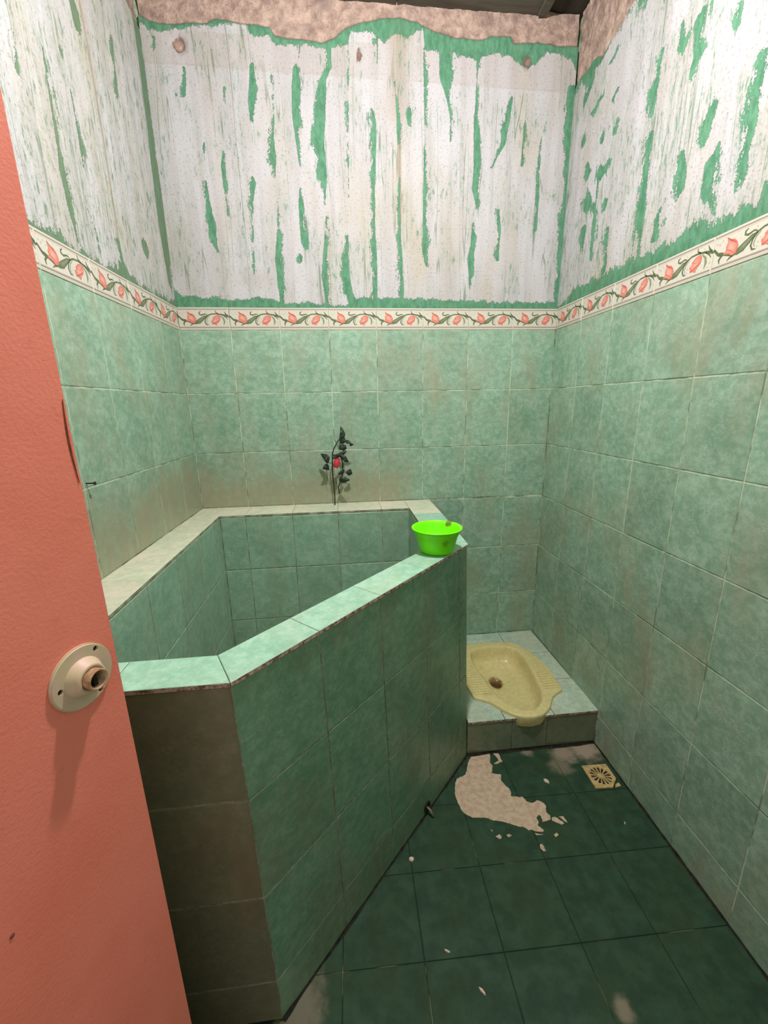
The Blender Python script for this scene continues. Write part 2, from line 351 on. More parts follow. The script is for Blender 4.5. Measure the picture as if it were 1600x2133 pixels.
def rect_tile(name, w, h, M, parent, mats, t=0.006, bev=0.0015):
    key = (name, round(w, 3), round(h, 3), mats[0].name, t)
    if key not in _tiles:
        _tiles[key] = tile_mesh(name, [(-w / 2, -h / 2), (w / 2, -h / 2), (w / 2, h / 2), (-w / 2, h / 2)], t, bev, mats)
    o = bpy.data.objects.new(name, _tiles[key])
    COL.objects.link(o)
    o.parent = parent
    o.matrix_basis = M
    return o


def poly_tile(name, pts, parent, mats, t=0.006, bev=0.0015, gap=0.0015):
    """pts: 3-D corners, ccw seen from the glazed side, near planar"""
    pts = [Vector(p) for p in pts]
    c = sum(pts, Vector()) / len(pts)
    N = Vector((0, 0, 0))
    for i in range(len(pts)):
        N += (pts[i] - c).cross(pts[(i + 1) % len(pts)] - c)
    N.normalize()
    U = (pts[1] - pts[0])
    U = (U - N * U.dot(N)).normalized()
    V = N.cross(U)
    p2 = [((p - c).dot(U), (p - c).dot(V)) for p in pts]
    p2 = shrink(p2, gap)
    me = tile_mesh(name, p2, t, bev, mats)
    o = bpy.data.objects.new(name, me)
    COL.objects.link(o)
    o.parent = parent
    o.matrix_basis = Matrix(((U.x, V.x, N.x, c.x), (U.y, V.y, N.y, c.y), (U.z, V.z, N.z, c.z), (0, 0, 0, 1)))
    return o


# ------------------------------------------------------------------ materials
def tile_material(name, dark, light, grime, g_amt=0.5, rough=0.32, motif=1.0, splash=False):
    t = NT(name)
    r = t.rnd()
    o = t.obj()
    cx = t.n('ShaderNodeCombineXYZ')
    t.put(cx.inputs[2], t.math('MULTIPLY', r, 37.0))
    ow = t.vmath('ADD', o, cx.outputs[0])
    mott = t.noise(ow, 42.0, 4.0, 0.7)
    big = t.noise(ow, 9.0, 1.0, 0.5)
    fine = t.noise(ow, 120.0, 1.0, 0.6)
    col = t.mix(t.math('ADD', t.step(mott, 0.34, 0.68, 0.0, 0.75), t.step(big, 0.35, 0.65, 0.0, 0.25)), dark, light)
    col = t.mix(t.step(fine, 0.50, 0.72, 0, 0.35), col, dark)
    # printed scroll motif, the same on each tile
    ctr = t.noise(t.vmath('ADD', o, (0.31, 0.17, 0.0)), 58.0, 1.0, 0.5, 2.2)
    ridge = t.step(t.math('ABSOLUTE', t.math('SUBTRACT', ctr, 0.5)), 0.012, 0.05, 1.0, 0.0)
    d = t.vmath('LENGTH', o, (0, 0, 0))
    m = t.math('MULTIPLY', ridge, t.step(d, 0.030, 0.085, 1.0, 0.22))
    m = t.math('MULTIPLY', m, t.step(mott, 0.35, 0.6, 0.2, 1.0))
    col = t.mix(t.math('MULTIPLY', m, 0.42 * motif), col, tuple(c * 0.45 for c in dark[:3]) + (1,))
    # tone of the single tile
    hsv = t.n('ShaderNodeHueSaturation')
    t.put(hsv.inputs['Value'], t.math('MULTIPLY_ADD', r, 0.14, 0.93))
    t.put(hsv.inputs['Color'], col)
    col = hsv.outputs[0]
    # soap and dirt film in blotches and runs
    p = t.vmath('MULTIPLY', t.pos(), (1.0, 1.0, 0.45))
    g = t.noise(p, 5.5, 4.0, 0.66)
    g2 = t.noise(t.vmath('MULTIPLY', t.pos(), (1.0, 1.0, 0.12)), 26.0, 2.0, 0.6)
    gm = t.math('MULTIPLY', t.step(g, 0.42, 0.72), t.step(g2, 0.3, 0.7, 0.45, 1.0))
    fac = t.math('MULTIPLY', gm, g_amt)
    if splash:
        # dried soap scum splashed up from the tub onto the two walls beside it
        sx = t.n('ShaderNodeSeparateXYZ')
        t.link(t.pos(), sx.inputs[0])
        zz = t.math('ADD', sx.outputs[2], t.math('MULTIPLY', t.math('SUBTRACT', g, 0.5), 0.5))
        sm = t.math('MULTIPLY', t.step(zz, 0.98, 1.16, 1.0, 0.0), t.step(sx.outputs[0], 0.85, 1.02, 1.0, 0.0))
        sm = t.math('MULTIPLY', sm, t.step(sx.outputs[2], 0.86, 0.88))
        fac = t.math('MAXIMUM', fac, t.math('MULTIPLY', sm, t.step(g2, 0.25, 0.75, 0.55, 0.9)))
    col = t.mix(fac, col, grime)
    t.bump(mott, 0.0007, 0.5)
    return t.out(col, t.step(gm, 0.0, 1.0, rough, rough + 0.3), 0.45)


def plain(name, col, col2=None, rough=0.7, scale=40.0, bump=0.0, spec=0.4, stretch=(1, 1, 1), lo=0.35, hi=0.65):
    t = NT(name)
    v = t.vmath('MULTIPLY', t.pos(), stretch)
    n = t.noise(v, scale, 4.0, 0.62)
    c = t.mix(t.step(n, lo, hi), col, col2 or col)
    if bump:
        t.bump(n, bump)
    return t.out(c, rough, spec)


M_TILE = tile_material('wall_tile_glaze', srgb(122, 158, 134), srgb(166, 194, 174), srgb(158, 150, 124), 0.66, splash=True)
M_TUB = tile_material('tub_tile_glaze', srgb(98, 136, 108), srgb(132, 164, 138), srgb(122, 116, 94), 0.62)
M_INNER = tile_material('tub_inside_glaze', srgb(128, 168, 142), srgb(164, 196, 174), srgb(146, 150, 126), 0.5)
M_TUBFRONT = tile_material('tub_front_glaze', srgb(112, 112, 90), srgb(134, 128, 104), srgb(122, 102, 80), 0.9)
M_CAP = tile_material('cap_glaze', srgb(140, 186, 158), srgb(176, 214, 192), srgb(178, 182, 156), 0.5, 0.3, 0.4)
M_LEDGE = tile_material('ledge_film', srgb(186, 198, 172), srgb(222, 220, 196), srgb(228, 212, 194), 0.85, 0.5, 0.2)
M_PLAT = tile_material('platform_glaze', srgb(162, 188, 168), srgb(206, 220, 202), srgb(206, 196, 170), 0.7)
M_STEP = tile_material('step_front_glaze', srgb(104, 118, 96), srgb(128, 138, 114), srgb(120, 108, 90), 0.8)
M_CLAY = plain('tile_clay_edge', srgb(120, 92, 78), srgb(190, 165, 150), 0.85, 90.0, 0.0006, lo=0.4, hi=0.6)
M_GROUT = plain('pale_grout', srgb(196, 206, 180), srgb(110, 130, 104), 0.85, 11.0, lo=0.42, hi=0.62)
M_GROUT_DARK = plain('floor_grout', srgb(28, 46, 34), srgb(126, 130, 98), 0.85, 7.0, lo=0.54, hi=0.66)
M_MOULD = plain('black_mould', srgb(16, 18, 13), srgb(44, 42, 30), 0.9, 60.0, 0.002)
M_CORE = plain('tub_mortar', srgb(170, 180, 155), srgb(120, 122, 100), 0.85, 22.0, 0.001)

# worn green floor tile
t = NT('floor_tile_glaze')
r = t.rnd()
o = t.obj()
n1 = t.noise(t.pos(), 22.0, 4.0, 0.65)
n2 = t.noise(t.pos(), 7.0, 3.0, 0.6)
col = t.mix(t.step(n1, 0.35, 0.68), srgb(36, 62, 44), srgb(50, 78, 58))
col = t.mix(t.step(n2, 0.40, 0.70, 0.0, 0.45), col, srgb(56, 70, 46))
edge = t.noise(t.pos(), 26.0, 4.0, 0.6)
def spot(px, py, rad, amt, ragg=0.9):
    d = t.vmath('DISTANCE', t.pos(), (px, py, 0.0))
    d = t.math('ADD', d, t.math('MULTIPLY', t.math('SUBTRACT', edge, 0.5), rad * ragg * 1.6))
    return t.step(d, rad * 0.35, rad * 1.15, amt, 0.0)
dust = spot(1.53, -0.625, 0.075, 0.9)
for q in ((1.44, -0.635, 0.06, 0.75), (1.30, -0.61, 0.03, 0.55), (1.40, -0.69, 0.05, 0.4), (1.207, -1.325, 0.026, 0.5), (0.47, -1.225, 0.085, 0.40)):
    dust = t.math('MAXIMUM', dust, spot(*q))
col = t.mix(dust, col, srgb(168, 150, 132))
t.bump(n1, 0.001, 0.5)
M_FLOOR = t.out(col, t.step(n2, 0.3, 0.7, 0.55, 0.75), 0.25)

# flaking plaster: white coat over green over cement
t = NT('flaking_plaster')
P = t.pos()
Pv = t.vmath('MULTIPLY', P, (1.0, 1.0, 0.42))
e1 = t.noise(Pv, 55.0, 4.0, 0.7)
e2 = t.noise(P, 190.0, 2.0, 0.6)
rag = t.math('ADD', t.math('MULTIPLY', t.math('SUBTRACT', e1, 0.5), 0.046), t.math('MULTIPLY', t.math('SUBTRACT', e2, 0.5), 0.022))
e3 = t.noise(Pv, 22.0, 1.0, 0.6)
rag = t.math('ADD', rag, t.math('MULTIPLY', t.math('SUBTRACT', e3, 0.52), 0.030))
g = t.step(t.math('MULTIPLY_ADD', rag, t.attr('ragged'), t.attr('green')), -0.0008, 0.0010)
wash = t.attr('wash')
s1 = t.noise(t.vmath('MULTIPLY', P, (1.0, 1.0, 0.22)), 95.0, 3.0, 0.72)
s2 = t.noise(t.vmath('MULTIPLY', P, (1.0, 1.0, 0.5)), 9.0, 2.0, 0.6)
speck = t.math('MULTIPLY', t.step(s1, 0.575, 0.635), t.step(t.math('ADD', s2, t.math('MULTIPLY', wash, 0.22)), 0.46, 0.62))
veil = t.math('MULTIPLY', t.step(t.math('ADD', s2, t.math('MULTIPLY', wash, 0.30)), 0.45, 0.75), t.step(s1, 0.36, 0.62, 0.1, 0.75))
st = t.noise(t.vmath('MULTIPLY', P, (1.0, 1.0, 0.3)), 6.0, 3.0, 0.6)
band = t.noise(t.vmath('MULTIPLY', P, (1.0, 1.0, 0.06)), 24.0, 1.0, 0.5)
white = t.mix(t.step(st, 0.42, 0.74), srgb(192, 190, 194), srgb(182, 174, 162))
white = t.mix(t.step(band, 0.42, 0.62, 0.0, 0.5), white, srgb(174, 169, 170))
pits = t.noise(P, 130.0, 3.0, 0.75)
bl = t.noise(t.vmath('MULTIPLY', P, (1.0, 1.0, 0.035)), 17.0, 2.0, 0.55)
edge_l = t.math('MULTIPLY', t.step(t.math('ABSOLUTE', t.math('SUBTRACT', bl, 0.5)), 0.002, 0.009, 1.0, 0.0), t.step(s2, 0.38, 0.56))
white = t.mix(t.math('MULTIPLY', edge_l, 0.75), white, srgb(112, 126, 108))
white = t.mix(t.step(pits, 0.54, 0.70, 0.0, 0.75), white, srgb(132, 124, 116))
white = t.mix(t.step(t.attr('stain'), 0.05, 1.0, 0.0, 0.75), white, srgb(150, 126, 100))
white = t.mix(t.math('MULTIPLY', veil, 0.48), white, srgb(126, 142, 118))
green = t.mix(t.step(e1, 0.35, 0.65), srgb(74, 124, 96), srgb(98, 148, 118))
green = t.mix(t.step(st, 0.5, 0.75, 0.0, 0.4), green, srgb(96, 118, 86))
green = t.mix(t.step(wash, 0.5, 0.75, 0.0, 0.55), green, srgb(112, 118, 94))
gm = t.math('MAXIMUM', g, t.math('MULTIPLY', speck, 0.72))
col = t.mix(gm, white, green)
c1 = t.noise(P, 34.0, 4.0, 0.7)
c2 = t.noise(P, 9.0, 1.0, 0.6)
cem = t.step(t.math('ADD', t.attr('cement'), t.math('MULTIPLY', t.math('SUBTRACT', e1, 0.5), 0.014)), -0.0006, 0.0008)
cement = t.mix(t.step(c1, 0.30, 0.70), srgb(146, 122, 112), srgb(194, 168, 154))
cement = t.mix(t.step(c2, 0.50, 0.72, 0.0, 0.6), cement, srgb(124, 106, 100))
rim = t.math('MULTIPLY', cem, t.step(t.attr('cement'), 0.0, 0.009, 1.0, 0.0))
cement = t.mix(t.math('MULTIPLY', rim, 0.6), cement, srgb(96, 66, 58))  # dark brown rim colour; in the small holes it paints their shade
col = t.mix(cem, col, cement)
h = t.math('SUBTRACT', 1.0, t.math('MULTIPLY', g, 0.7))
h = t.math('ADD', h, t.math('MULTIPLY', pits, 0.45))
h = t.math('MULTIPLY', h, t.math('SUBTRACT', 1.0, cem))
h = t.math('ADD', h, t.math('MULTIPLY', t.math('MULTIPLY', cem, c1), 4.0))
t.bump(h, 0.0026, 0.9)
M_PLASTER = t.out(col, 0.8, 0.25)

# glazed border: colours of the print are stored on the faces
t = NT('border_glaze')
c = t.attr('print', 'Color')
nn = t.noise(t.pos(), 130.0, 4.0, 0.6)
c = t.mix(t.step(nn, 0.45, 0.75, 0.0, 0.22), c, srgb(170, 168, 140))
M_BORDER = t.out(c, 0.3, 0.5)

# red door paint
t = NT('red_door_paint')
o = t.obj()
n1 = t.noise(o, 5.0, 5.0, 0.6)
n2 = t.noise(o, 260.0, 3.0, 0.6)
n3 = t.noise(o, 30.0, 5.0, 0.65)
col = t.mix(t.step(n1, 0.3, 0.7), srgb(232, 126, 106), srgb(240, 136, 118))
col = t.mix(t.step(n3, 0.60, 0.75, 0.0, 0.4), col, srgb(216, 110, 92))
t.bump(t.math('ADD', n2, t.math('MULTIPLY', n3, 0.8)), 0.0007, 0.6)
M_DOOR = t.out(col, 0.42, 0.4)
M_DOOREDGE = plain('worn_door_edge', srgb(226, 128, 106), srgb(214, 178, 138), 0.6, 18.0, stretch=(1, 1, 0.4))
M_DOORSCAR = plain('door_scar', srgb(150, 70, 52), srgb(120, 60, 46), 0.8, 80.0)
M_ROSETTE = plain('aged_cream_metal', srgb(196, 178, 146), srgb(206, 176, 158), 0.45, 70.0, 0.0003)
M_HOLE = plain('cavity_shade', srgb(34, 26, 20), None, 0.9)  # near-black colour standing in for shade inside slots and holes
M_BRASS = plain('dull_brass', srgb(150, 112, 78), srgb(186, 150, 118), 0.45, 120.0)

t = NT('lime_plastic')
o = t.obj()
n1 = t.noise(o, 30.0, 4.0, 0.6)
n2 = t.noise(o, 90.0, 5.0, 0.7)
col = t.mix(t.step(n1, 0.35, 0.7), srgb(120, 240, 4), srgb(134, 248, 10))
d = t.vmath('DISTANCE', o, (0.052, 0.050, 0.069))
d = t.math('ADD', d, t.math('MULTIPLY', t.math('SUBTRACT', n2, 0.5), 0.03))
col = t.mix(t.step(d, 0.008, 0.014, 0.9, 0.0), col, srgb(112, 88, 26))
d = t.vmath('DISTANCE', o, (0.014, -0.064, 0.040))
d = t.math('ADD', d, t.math('MULTIPLY', t.math('SUBTRACT', n2, 0.5), 0.03))
col = t.mix(t.step(d, 0.004, 0.016, 0.45, 0.0), col, srgb(70, 120, 10))
t.b.inputs['Subsurface Weight'].default_value = 0.12
t.b.inputs['Subsurface Radius'].default_value = (0.01, 0.02, 0.004)
M_LIME = t.out(col, 0.38, 0.4)

t = NT('yellow_porcelain')
n1 = t.noise(t.pos(), 60.0, 5.0, 0.65)
n2 = t.noise(t.pos(), 14.0, 4.0, 0.6)
col = t.mix(t.step(n1, 0.35, 0.7), srgb(214, 200, 140), srgb(228, 214, 156))
col = t.mix(t.step(n2, 0.52, 0.75, 0.0, 0.4), col, srgb(186, 166, 114))
d = t.vmath('DISTANCE', t.pos(), (1.292, -0.292, 0.062))
d = t.math('ADD', d, t.math('MULTIPLY', t.math('SUBTRACT', n1, 0.5), 0.03))
col = t.mix(t.step(d, 0.024, 0.044, 0.9, 0.0), col, srgb(120, 78, 42))
M_PORCELAIN = t.out(col, 0.3, 0.5)
M_RUST = plain('brown_scale', srgb(70, 44, 24), srgb(104, 66, 34), 0.8, 90.0)
M_DRAIN = plain('drain_plastic', srgb(206, 178, 124), srgb(176, 150, 102), 0.5, 60.0)
M_PATCH = plain('dried_cement', srgb(186, 160, 136), srgb(206, 184, 160), 0.9, 60.0, 0.0015)
M_CHIP = plain('paint_chip', srgb(226, 206, 190), srgb(204, 182, 166), 0.7, 200.0)
M_FOIL = plain('pale_wrapper', srgb(235, 222, 208), srgb(190, 160, 130), 0.35, 300.0)
M_LEAF = plain('dark_cloth_leaf', srgb(30, 44, 38), srgb(92, 106, 86), 0.65, 75.0, lo=0.5, hi=0.68)
M_STEM = plain('dark_stem', srgb(28, 34, 28), srgb(48, 50, 40), 0.6, 100.0)
M_BUD = plain('pink_red_petals', srgb(250, 62, 92), srgb(255, 110, 130), 0.6, 160.0)
M_NAIL = plain('rusty_nail', srgb(34, 28, 22), srgb(60, 46, 34), 0.6, 200.0)
M_WOOD = plain('dark_ceiling_board', srgb(78, 70, 62), srgb(96, 92, 80), 0.85, 9.0, 0.002, stretch=(0.5, 3, 1))
M_WOOD2 = plain('darker_ceiling_board', srgb(48, 44, 41), srgb(62, 56, 50), 0.85, 9.0, 0.002, stretch=(3, 0.5, 1))
M_FRONTWALL = plain('plain_wall_paint', srgb(150, 180, 158), srgb(170, 190, 172), 0.8, 6.0)
M_STICK = plain('grey_stick', srgb(150, 140, 120), srgb(110, 104, 88), 0.8, 90.0)

# ------------------------------------------------------------------ room frame
W = 1.5969
TR, TL = -0.0168, 0.0255
ZB, ZT, ZC = 1.63, 1.715, 2.735          # border bottom, border top, wall top
LEN = 2.12
UP = Vector((0, 0, 1))
FRAMES = {
    'back': (Vector((0, 0, 0)), Vector((1, 0, 0)), 1),
    'right': (Vector((W, 0, 0)), Vector((math.sin(TR), -math.cos(TR), 0)), 1),
    'left': (Vector((0, 0, 0)), Vector((math.sin(TL), math.cos(TL), 0)), -1),
}


def on(side, s, z, n=0.0):
    O, U, sg = FRAMES[side]
    return O + U * (s * sg) + UP * z + U.cross(UP) * n


def frame_at(side, s, z, n=0.0):
    O, U, sg = FRAMES[side]
    N = U.cross(UP)
    p = on(side, s, z, n)
    return Matrix(((U.x, 0, N.x, p.x), (U.y, 0, N.y, p.y), (0, 1, 0, p.z), (0, 0, 0, 1)))


def stripe_field(S, Z, stripes):
    F = np.full(S.shape, -1.0)
    A = np.full(S.shape, 0.6)
    rs = random.Random(3)
    for st in stripes:
        sd = rs.choice((-1, 1))
        st = sorted(st, key=lambda q: q[1])
        z = np.array([q[1] for q in st])
        s = np.interp(Z, z, [q[0] for q in st])
        w = np.interp(Z, z, [q[2] for q in st])
        over = np.maximum(np.maximum(z[0] - Z, Z - z[-1]), 0.0)
        f = w - np.abs(S - s) - over * 1.2
        A = np.where(f > F, np.where((S - s) * sd > 0, 1.35, 0.28) + np.clip(over * 30, 0, 1), A)
        F = np.maximum(F, f)
    return F, A


def wall(side, length, fine, stripes):
    """slab behind the tiles (grout shows between them) and the plaster field above the border"""
    s = np.concatenate([np.arange(0, fine, 0.005), np.arange(fine, length, 0.06), [length]]) if length > fine + 0.1 else np.append(np.arange(0, length - 0.003, 0.005), length)
    z = np.append(np.arange(ZT, ZC - 0.003, 0.005), ZC)
    S, Z = np.meshgrid(s, z)
    G, RA = stripe_field(S, Z, stripes)
    C = np.full(S.shape, -1.0)
    ST = np.zeros(S.shape)
    if side == 'back':
        top = np.interp(S, [q[0] for q in BACK_TOP], [q[1] for q in BACK_TOP])
        cem = np.interp(S, [q[0] for q in BACK_CEMENT], [q[1] for q in BACK_CEMENT])
        bot = np.interp(S, [q[0] for q in BACK_BOTTOM], [q[1] for q in BACK_BOTTOM])
        e_ = np.maximum(Z - top, bot - Z)
        RA = np.where(e_ > G, 0.9, RA)
        G = np.maximum(G, e_)
        C = np.maximum(C, Z - cem)
        for (hx, hz, rx, rz) in BACK_HOLES:
            C = np.maximum(C, (1 - np.sqrt(((S - hx) / rx) ** 2 + ((Z - hz) / rz) ** 2)) * min(rx, rz) * 0.42)  # low peak keeps each hole in the dark rim colour, as painted shade
        # rusty run below the missing coat, faint shelf line across the wall
        ST = np.maximum(ST, 1.2 * np.exp(-((S - 0.905) / 0.006) ** 2) * (Z > 2.02) * (Z < 2.36))
        ST = np.maximum(ST, 0.55 * np.exp(-((S - 0.90) / 0.07) ** 2) * np.clip((Z - 2.2) / 0.2, 0, 1))
        ST = np.maximum(ST, 0.45 * np.exp(-((Z - (2.507 - 0.012 * S)) / 0.005) ** 2))
        ST = np.maximum(ST, 0.35 * (Z > 2.507 - 0.012 * S) * (Z < 2.6))
        ST = np.maximum(ST, 0.4 * np.exp(-((S - 0.32) / 0.1) ** 2 - ((Z - 1.82) / 0.05) ** 2))
        wash = 0.10
    elif side == 'right':
        bot = np.interp(S, [q[0] for q in RIGHT_BOTTOM], [q[1] for q in RIGHT_BOTTOM])
        e_ = bot - Z - 0.008
        RA = np.where(e_ > G, 1.7, RA * 1.3 + 0.35)
        G = np.maximum(G, e_)
        cem = 2.503 + 0.012 * np.sin(S * 23) + 0.006 * np.sin(S * 61)
        C = np.maximum(C, Z - cem)
        G = np.maximum(G, (Z - cem) + 0.035 * (0.6 + 0.4 * np.sin(S * 17)))
        ST = 0.35 * np.exp(-((S - 0.55) / 0.09) ** 2 - ((Z - 2.2) / 0.12) ** 2)
        wash = 0.38
    else:
        e_ = (ZT + 0.012 + 0.006 * np.sin(S * 19)) - Z
        RA = np.where(e_ > G, 2.0, RA * 1.1)
        G = np.maximum(G, e_)
        cem = 2.60 + 0.015 * np.sin(S * 13)
        C = np.maximum(C, Z - cem)
        run = np.interp(Z, [1.75, 2.1, 2.35, 2.55], [0.395, 0.39, 0.40, 0.41])
        ST = 0.9 * np.exp(-((S - run) / 0.006) ** 2)
        wash = 0.72
    n = np.zeros(S.shape)
    rec = np.clip((C + 0.004) / 0.008, 0, 1)
    flat = np.zeros(S.size)
    Ss, Zs = S.ravel(), Z.ravel()
    for i in np.nonzero(rec.ravel() > 0)[0]:
        v = Vector((Ss[i], Zs[i], 3.1))
        flat[i] = mnoise.fractal(v * 22, 0.8, 2.0, 4) * 0.0055
    und = np.array([mnoise.noise(Vector((a * 5, b * 5, 1.7))) for a, b in zip(Ss, Zs)]) * 0.0012
    n = (-0.009 * rec + flat.reshape(S.shape) * rec + und.reshape(S.shape)).ravel()
    O, U, sg = FRAMES[side]
    N = U.cross(UP)
    co = np.outer(Ss * sg, U) + np.outer(Zs, UP) + np.outer(n, N) + np.array(O)
    ny, nx = S.shape
    idx = np.arange(ny * nx).reshape(ny, nx)
    q = np.stack([idx[:-1, :-1], idx[:-1, 1:], idx[1:, 1:], idx[1:, :-1]], -1).reshape(-1, 4)
    if sg < 0:
        q = q[:, ::-1]
    verts = co.tolist()
    faces = q.tolist()
    mats = [1] * len(faces)
    # slab
    g = -0.0013
    b0 = len(verts)
    for sv in (-0.1, length):
        for nv, zz in ((g, -0.06), (g, ZT), (-0.02, ZT), (-0.02, ZC + 0.06), (-0.12, ZC + 0.06), (-0.12, -0.06)):
            verts.append(list(on(side, sv, zz, nv)))
    for i in range(6):
        j = (i + 1) % 6
        f = [b0 + i, b0 + j, b0 + 6 + j, b0 + 6 + i]
        faces.append(f if sg < 0 else f[::-1])
        mats.append(0)
    faces.append([b0 + i for i in range(6)])
    faces.append([b0 + 6 + i for i in range(6)][::-1])
    mats += [0, 0]
    me = bpy.data.meshes.new('wall_' + side)
    me.from_pydata(verts, [], faces)
    me.materials.append(M_GROUT)
    me.materials.append(M_PLASTER)
    me.polygons.foreach_set('material_index', mats)
    me.polygons.foreach_set('use_smooth', [m == 1 for m in mats])
    nv = len(verts)
    for nm, arr in (('green', G), ('ragged', RA), ('cement', C), ('stain', ST), ('wash', np.full(S.shape, wash))):
        a = me.attributes.new(nm, 'FLOAT', 'POINT')
        full = np.zeros(nv, dtype=np.float32)
        full[:S.size] = arr.ravel()
        a.data.foreach_set('value', full)
    me.update()
    o = bpy.data.objects.new('wall_' + side, me)
    COL.objects.link(o)
    return o


# ------------------------------------------------------------------ structure
# floor
floor_poly = [(-0.12, 0.05), (-0.12, -2.25), (1.70, -2.25), (1.70, 0.05)]
bm = bmesh.new()
bm_prism(bm, floor_poly, -0.08, -0.0022)
floor = tag(add('floor', bm, None, [M_GROUT_DARK]), 'dark green square tiled floor, stained and scuffed', 'floor', kind='structure')

wall_back = tag(wall('back', W, 99, BACK_STRIPES), 'back wall with green tiles below and flaking white plaster above', 'wall', kind='structure')
wall_right = tag(wall('right', LEN, 1.06, RIGHT_STRIPES), 'right wall with green tiles and flaking white plaster beside the squat toilet', 'wall', kind='structure')
wall_left = tag(wall('left', LEN, 1.06, LEFT_STRIPES), 'left wall with green tiles and greenish flaking plaster behind the red door', 'wall', kind='structure')

# front wall with the doorway the camera looks through
bm = bmesh.new()
bm_box(bm, -0.07, 0.085, -2.24, -2.12, -0.06, 2.79)
bm_box(bm, 0.83, 1.57, -2.24, -2.12, -0.06, 2.79)
bm_box(bm, 0.085, 0.83, -2.24, -2.12, 2.05, 2.79)
wall_front = tag(add('wall_front', bm, None, [M_FRONTWALL]), 'plain green front wall around the open doorway', 'wall', kind='structure')

# ceiling of dark boards
bm = bmesh.new()
bm_box(bm, -0.25, 1.85, -2.3, 0.2, 2.800, 2.86)
ceiling = tag(add('ceiling', bm, None, [M_WOOD2]), 'dark board ceiling above the flaking walls', 'ceiling', kind='structure')
xs = [-0.2, 0.36, 0.90, 1.445]
for a, b in zip(xs, xs[1:]):
    bm = bmesh.new()
    bm_box(bm, a + 0.002, b - 0.002, -2.2, 0.1, ZC - 0.012, ZC + 0.012)
    add('board', bm, ceiling, [M_WOOD])
bm = bmesh.new()
bm_box(bm, 1.447, 1.80, -2.2, 0.1, ZC + 0.004, ZC + 0.03)
add('board', bm, ceiling, [M_WOOD2])
bm = bmesh.new()
bm_box(bm, 1.430, 1.462, -2.2, 0.0, ZC - 0.022, ZC - 0.012)
add('batten', bm, ceiling, [M_WOOD])

# wall tiles
GAP = 0.0032
zrows = [ZB - 0.25 * k for k in range(7)] + [0.0]


def lay(side, parent, sedges, z0lim, mats, rows, smin=0.0):
    for k in rows:
        zt, zb = zrows[k], max(zrows[k + 1], z0lim)
        if zt - zb < 0.02:
            continue
        for a, b in zip(sedges, sedges[1:]):
            a = max(a, smin)
            if b - a < 0.02:
                continue
            j = random.uniform(-0.0004, 0.0004)
            rect_tile('tile', b - a - GAP, zt - zb - GAP, frame_at(side, (a + b) / 2, (zt + zb) / 2, j), parent, mats)


bedges = [0.0] + [0.2018 + 0.2 * i for i in range(7)] + [W]
redges = [0.0] + [0.2076 + 0.2 * i for i in range(10)]
ledges = [0.0] + [0.18 + 0.2 * i for i in range(10)]
TM = [M_TILE, M_CLAY]
TUB_Z = 0.885
PLAT_Z = 0.150
lay('back', wall_back, bedges, TUB_Z, TM, (0, 1, 2))
lay('back', wall_back, bedges, PLAT_Z, TM, (3, 4, 5), smin=1.035)
lay('right', wall_right, redges, 0.0, TM, (0, 1, 2, 3, 4, 5))
lay('right', wall_right, redges, 0.0, TM, (6,), smin=0.605)
lay('left', wall_left, ledges, TUB_Z, TM, (0, 1, 2))
lay('left', wall_left, ledges, 0.0, TM, (3, 4, 5, 6), smin=1.29)


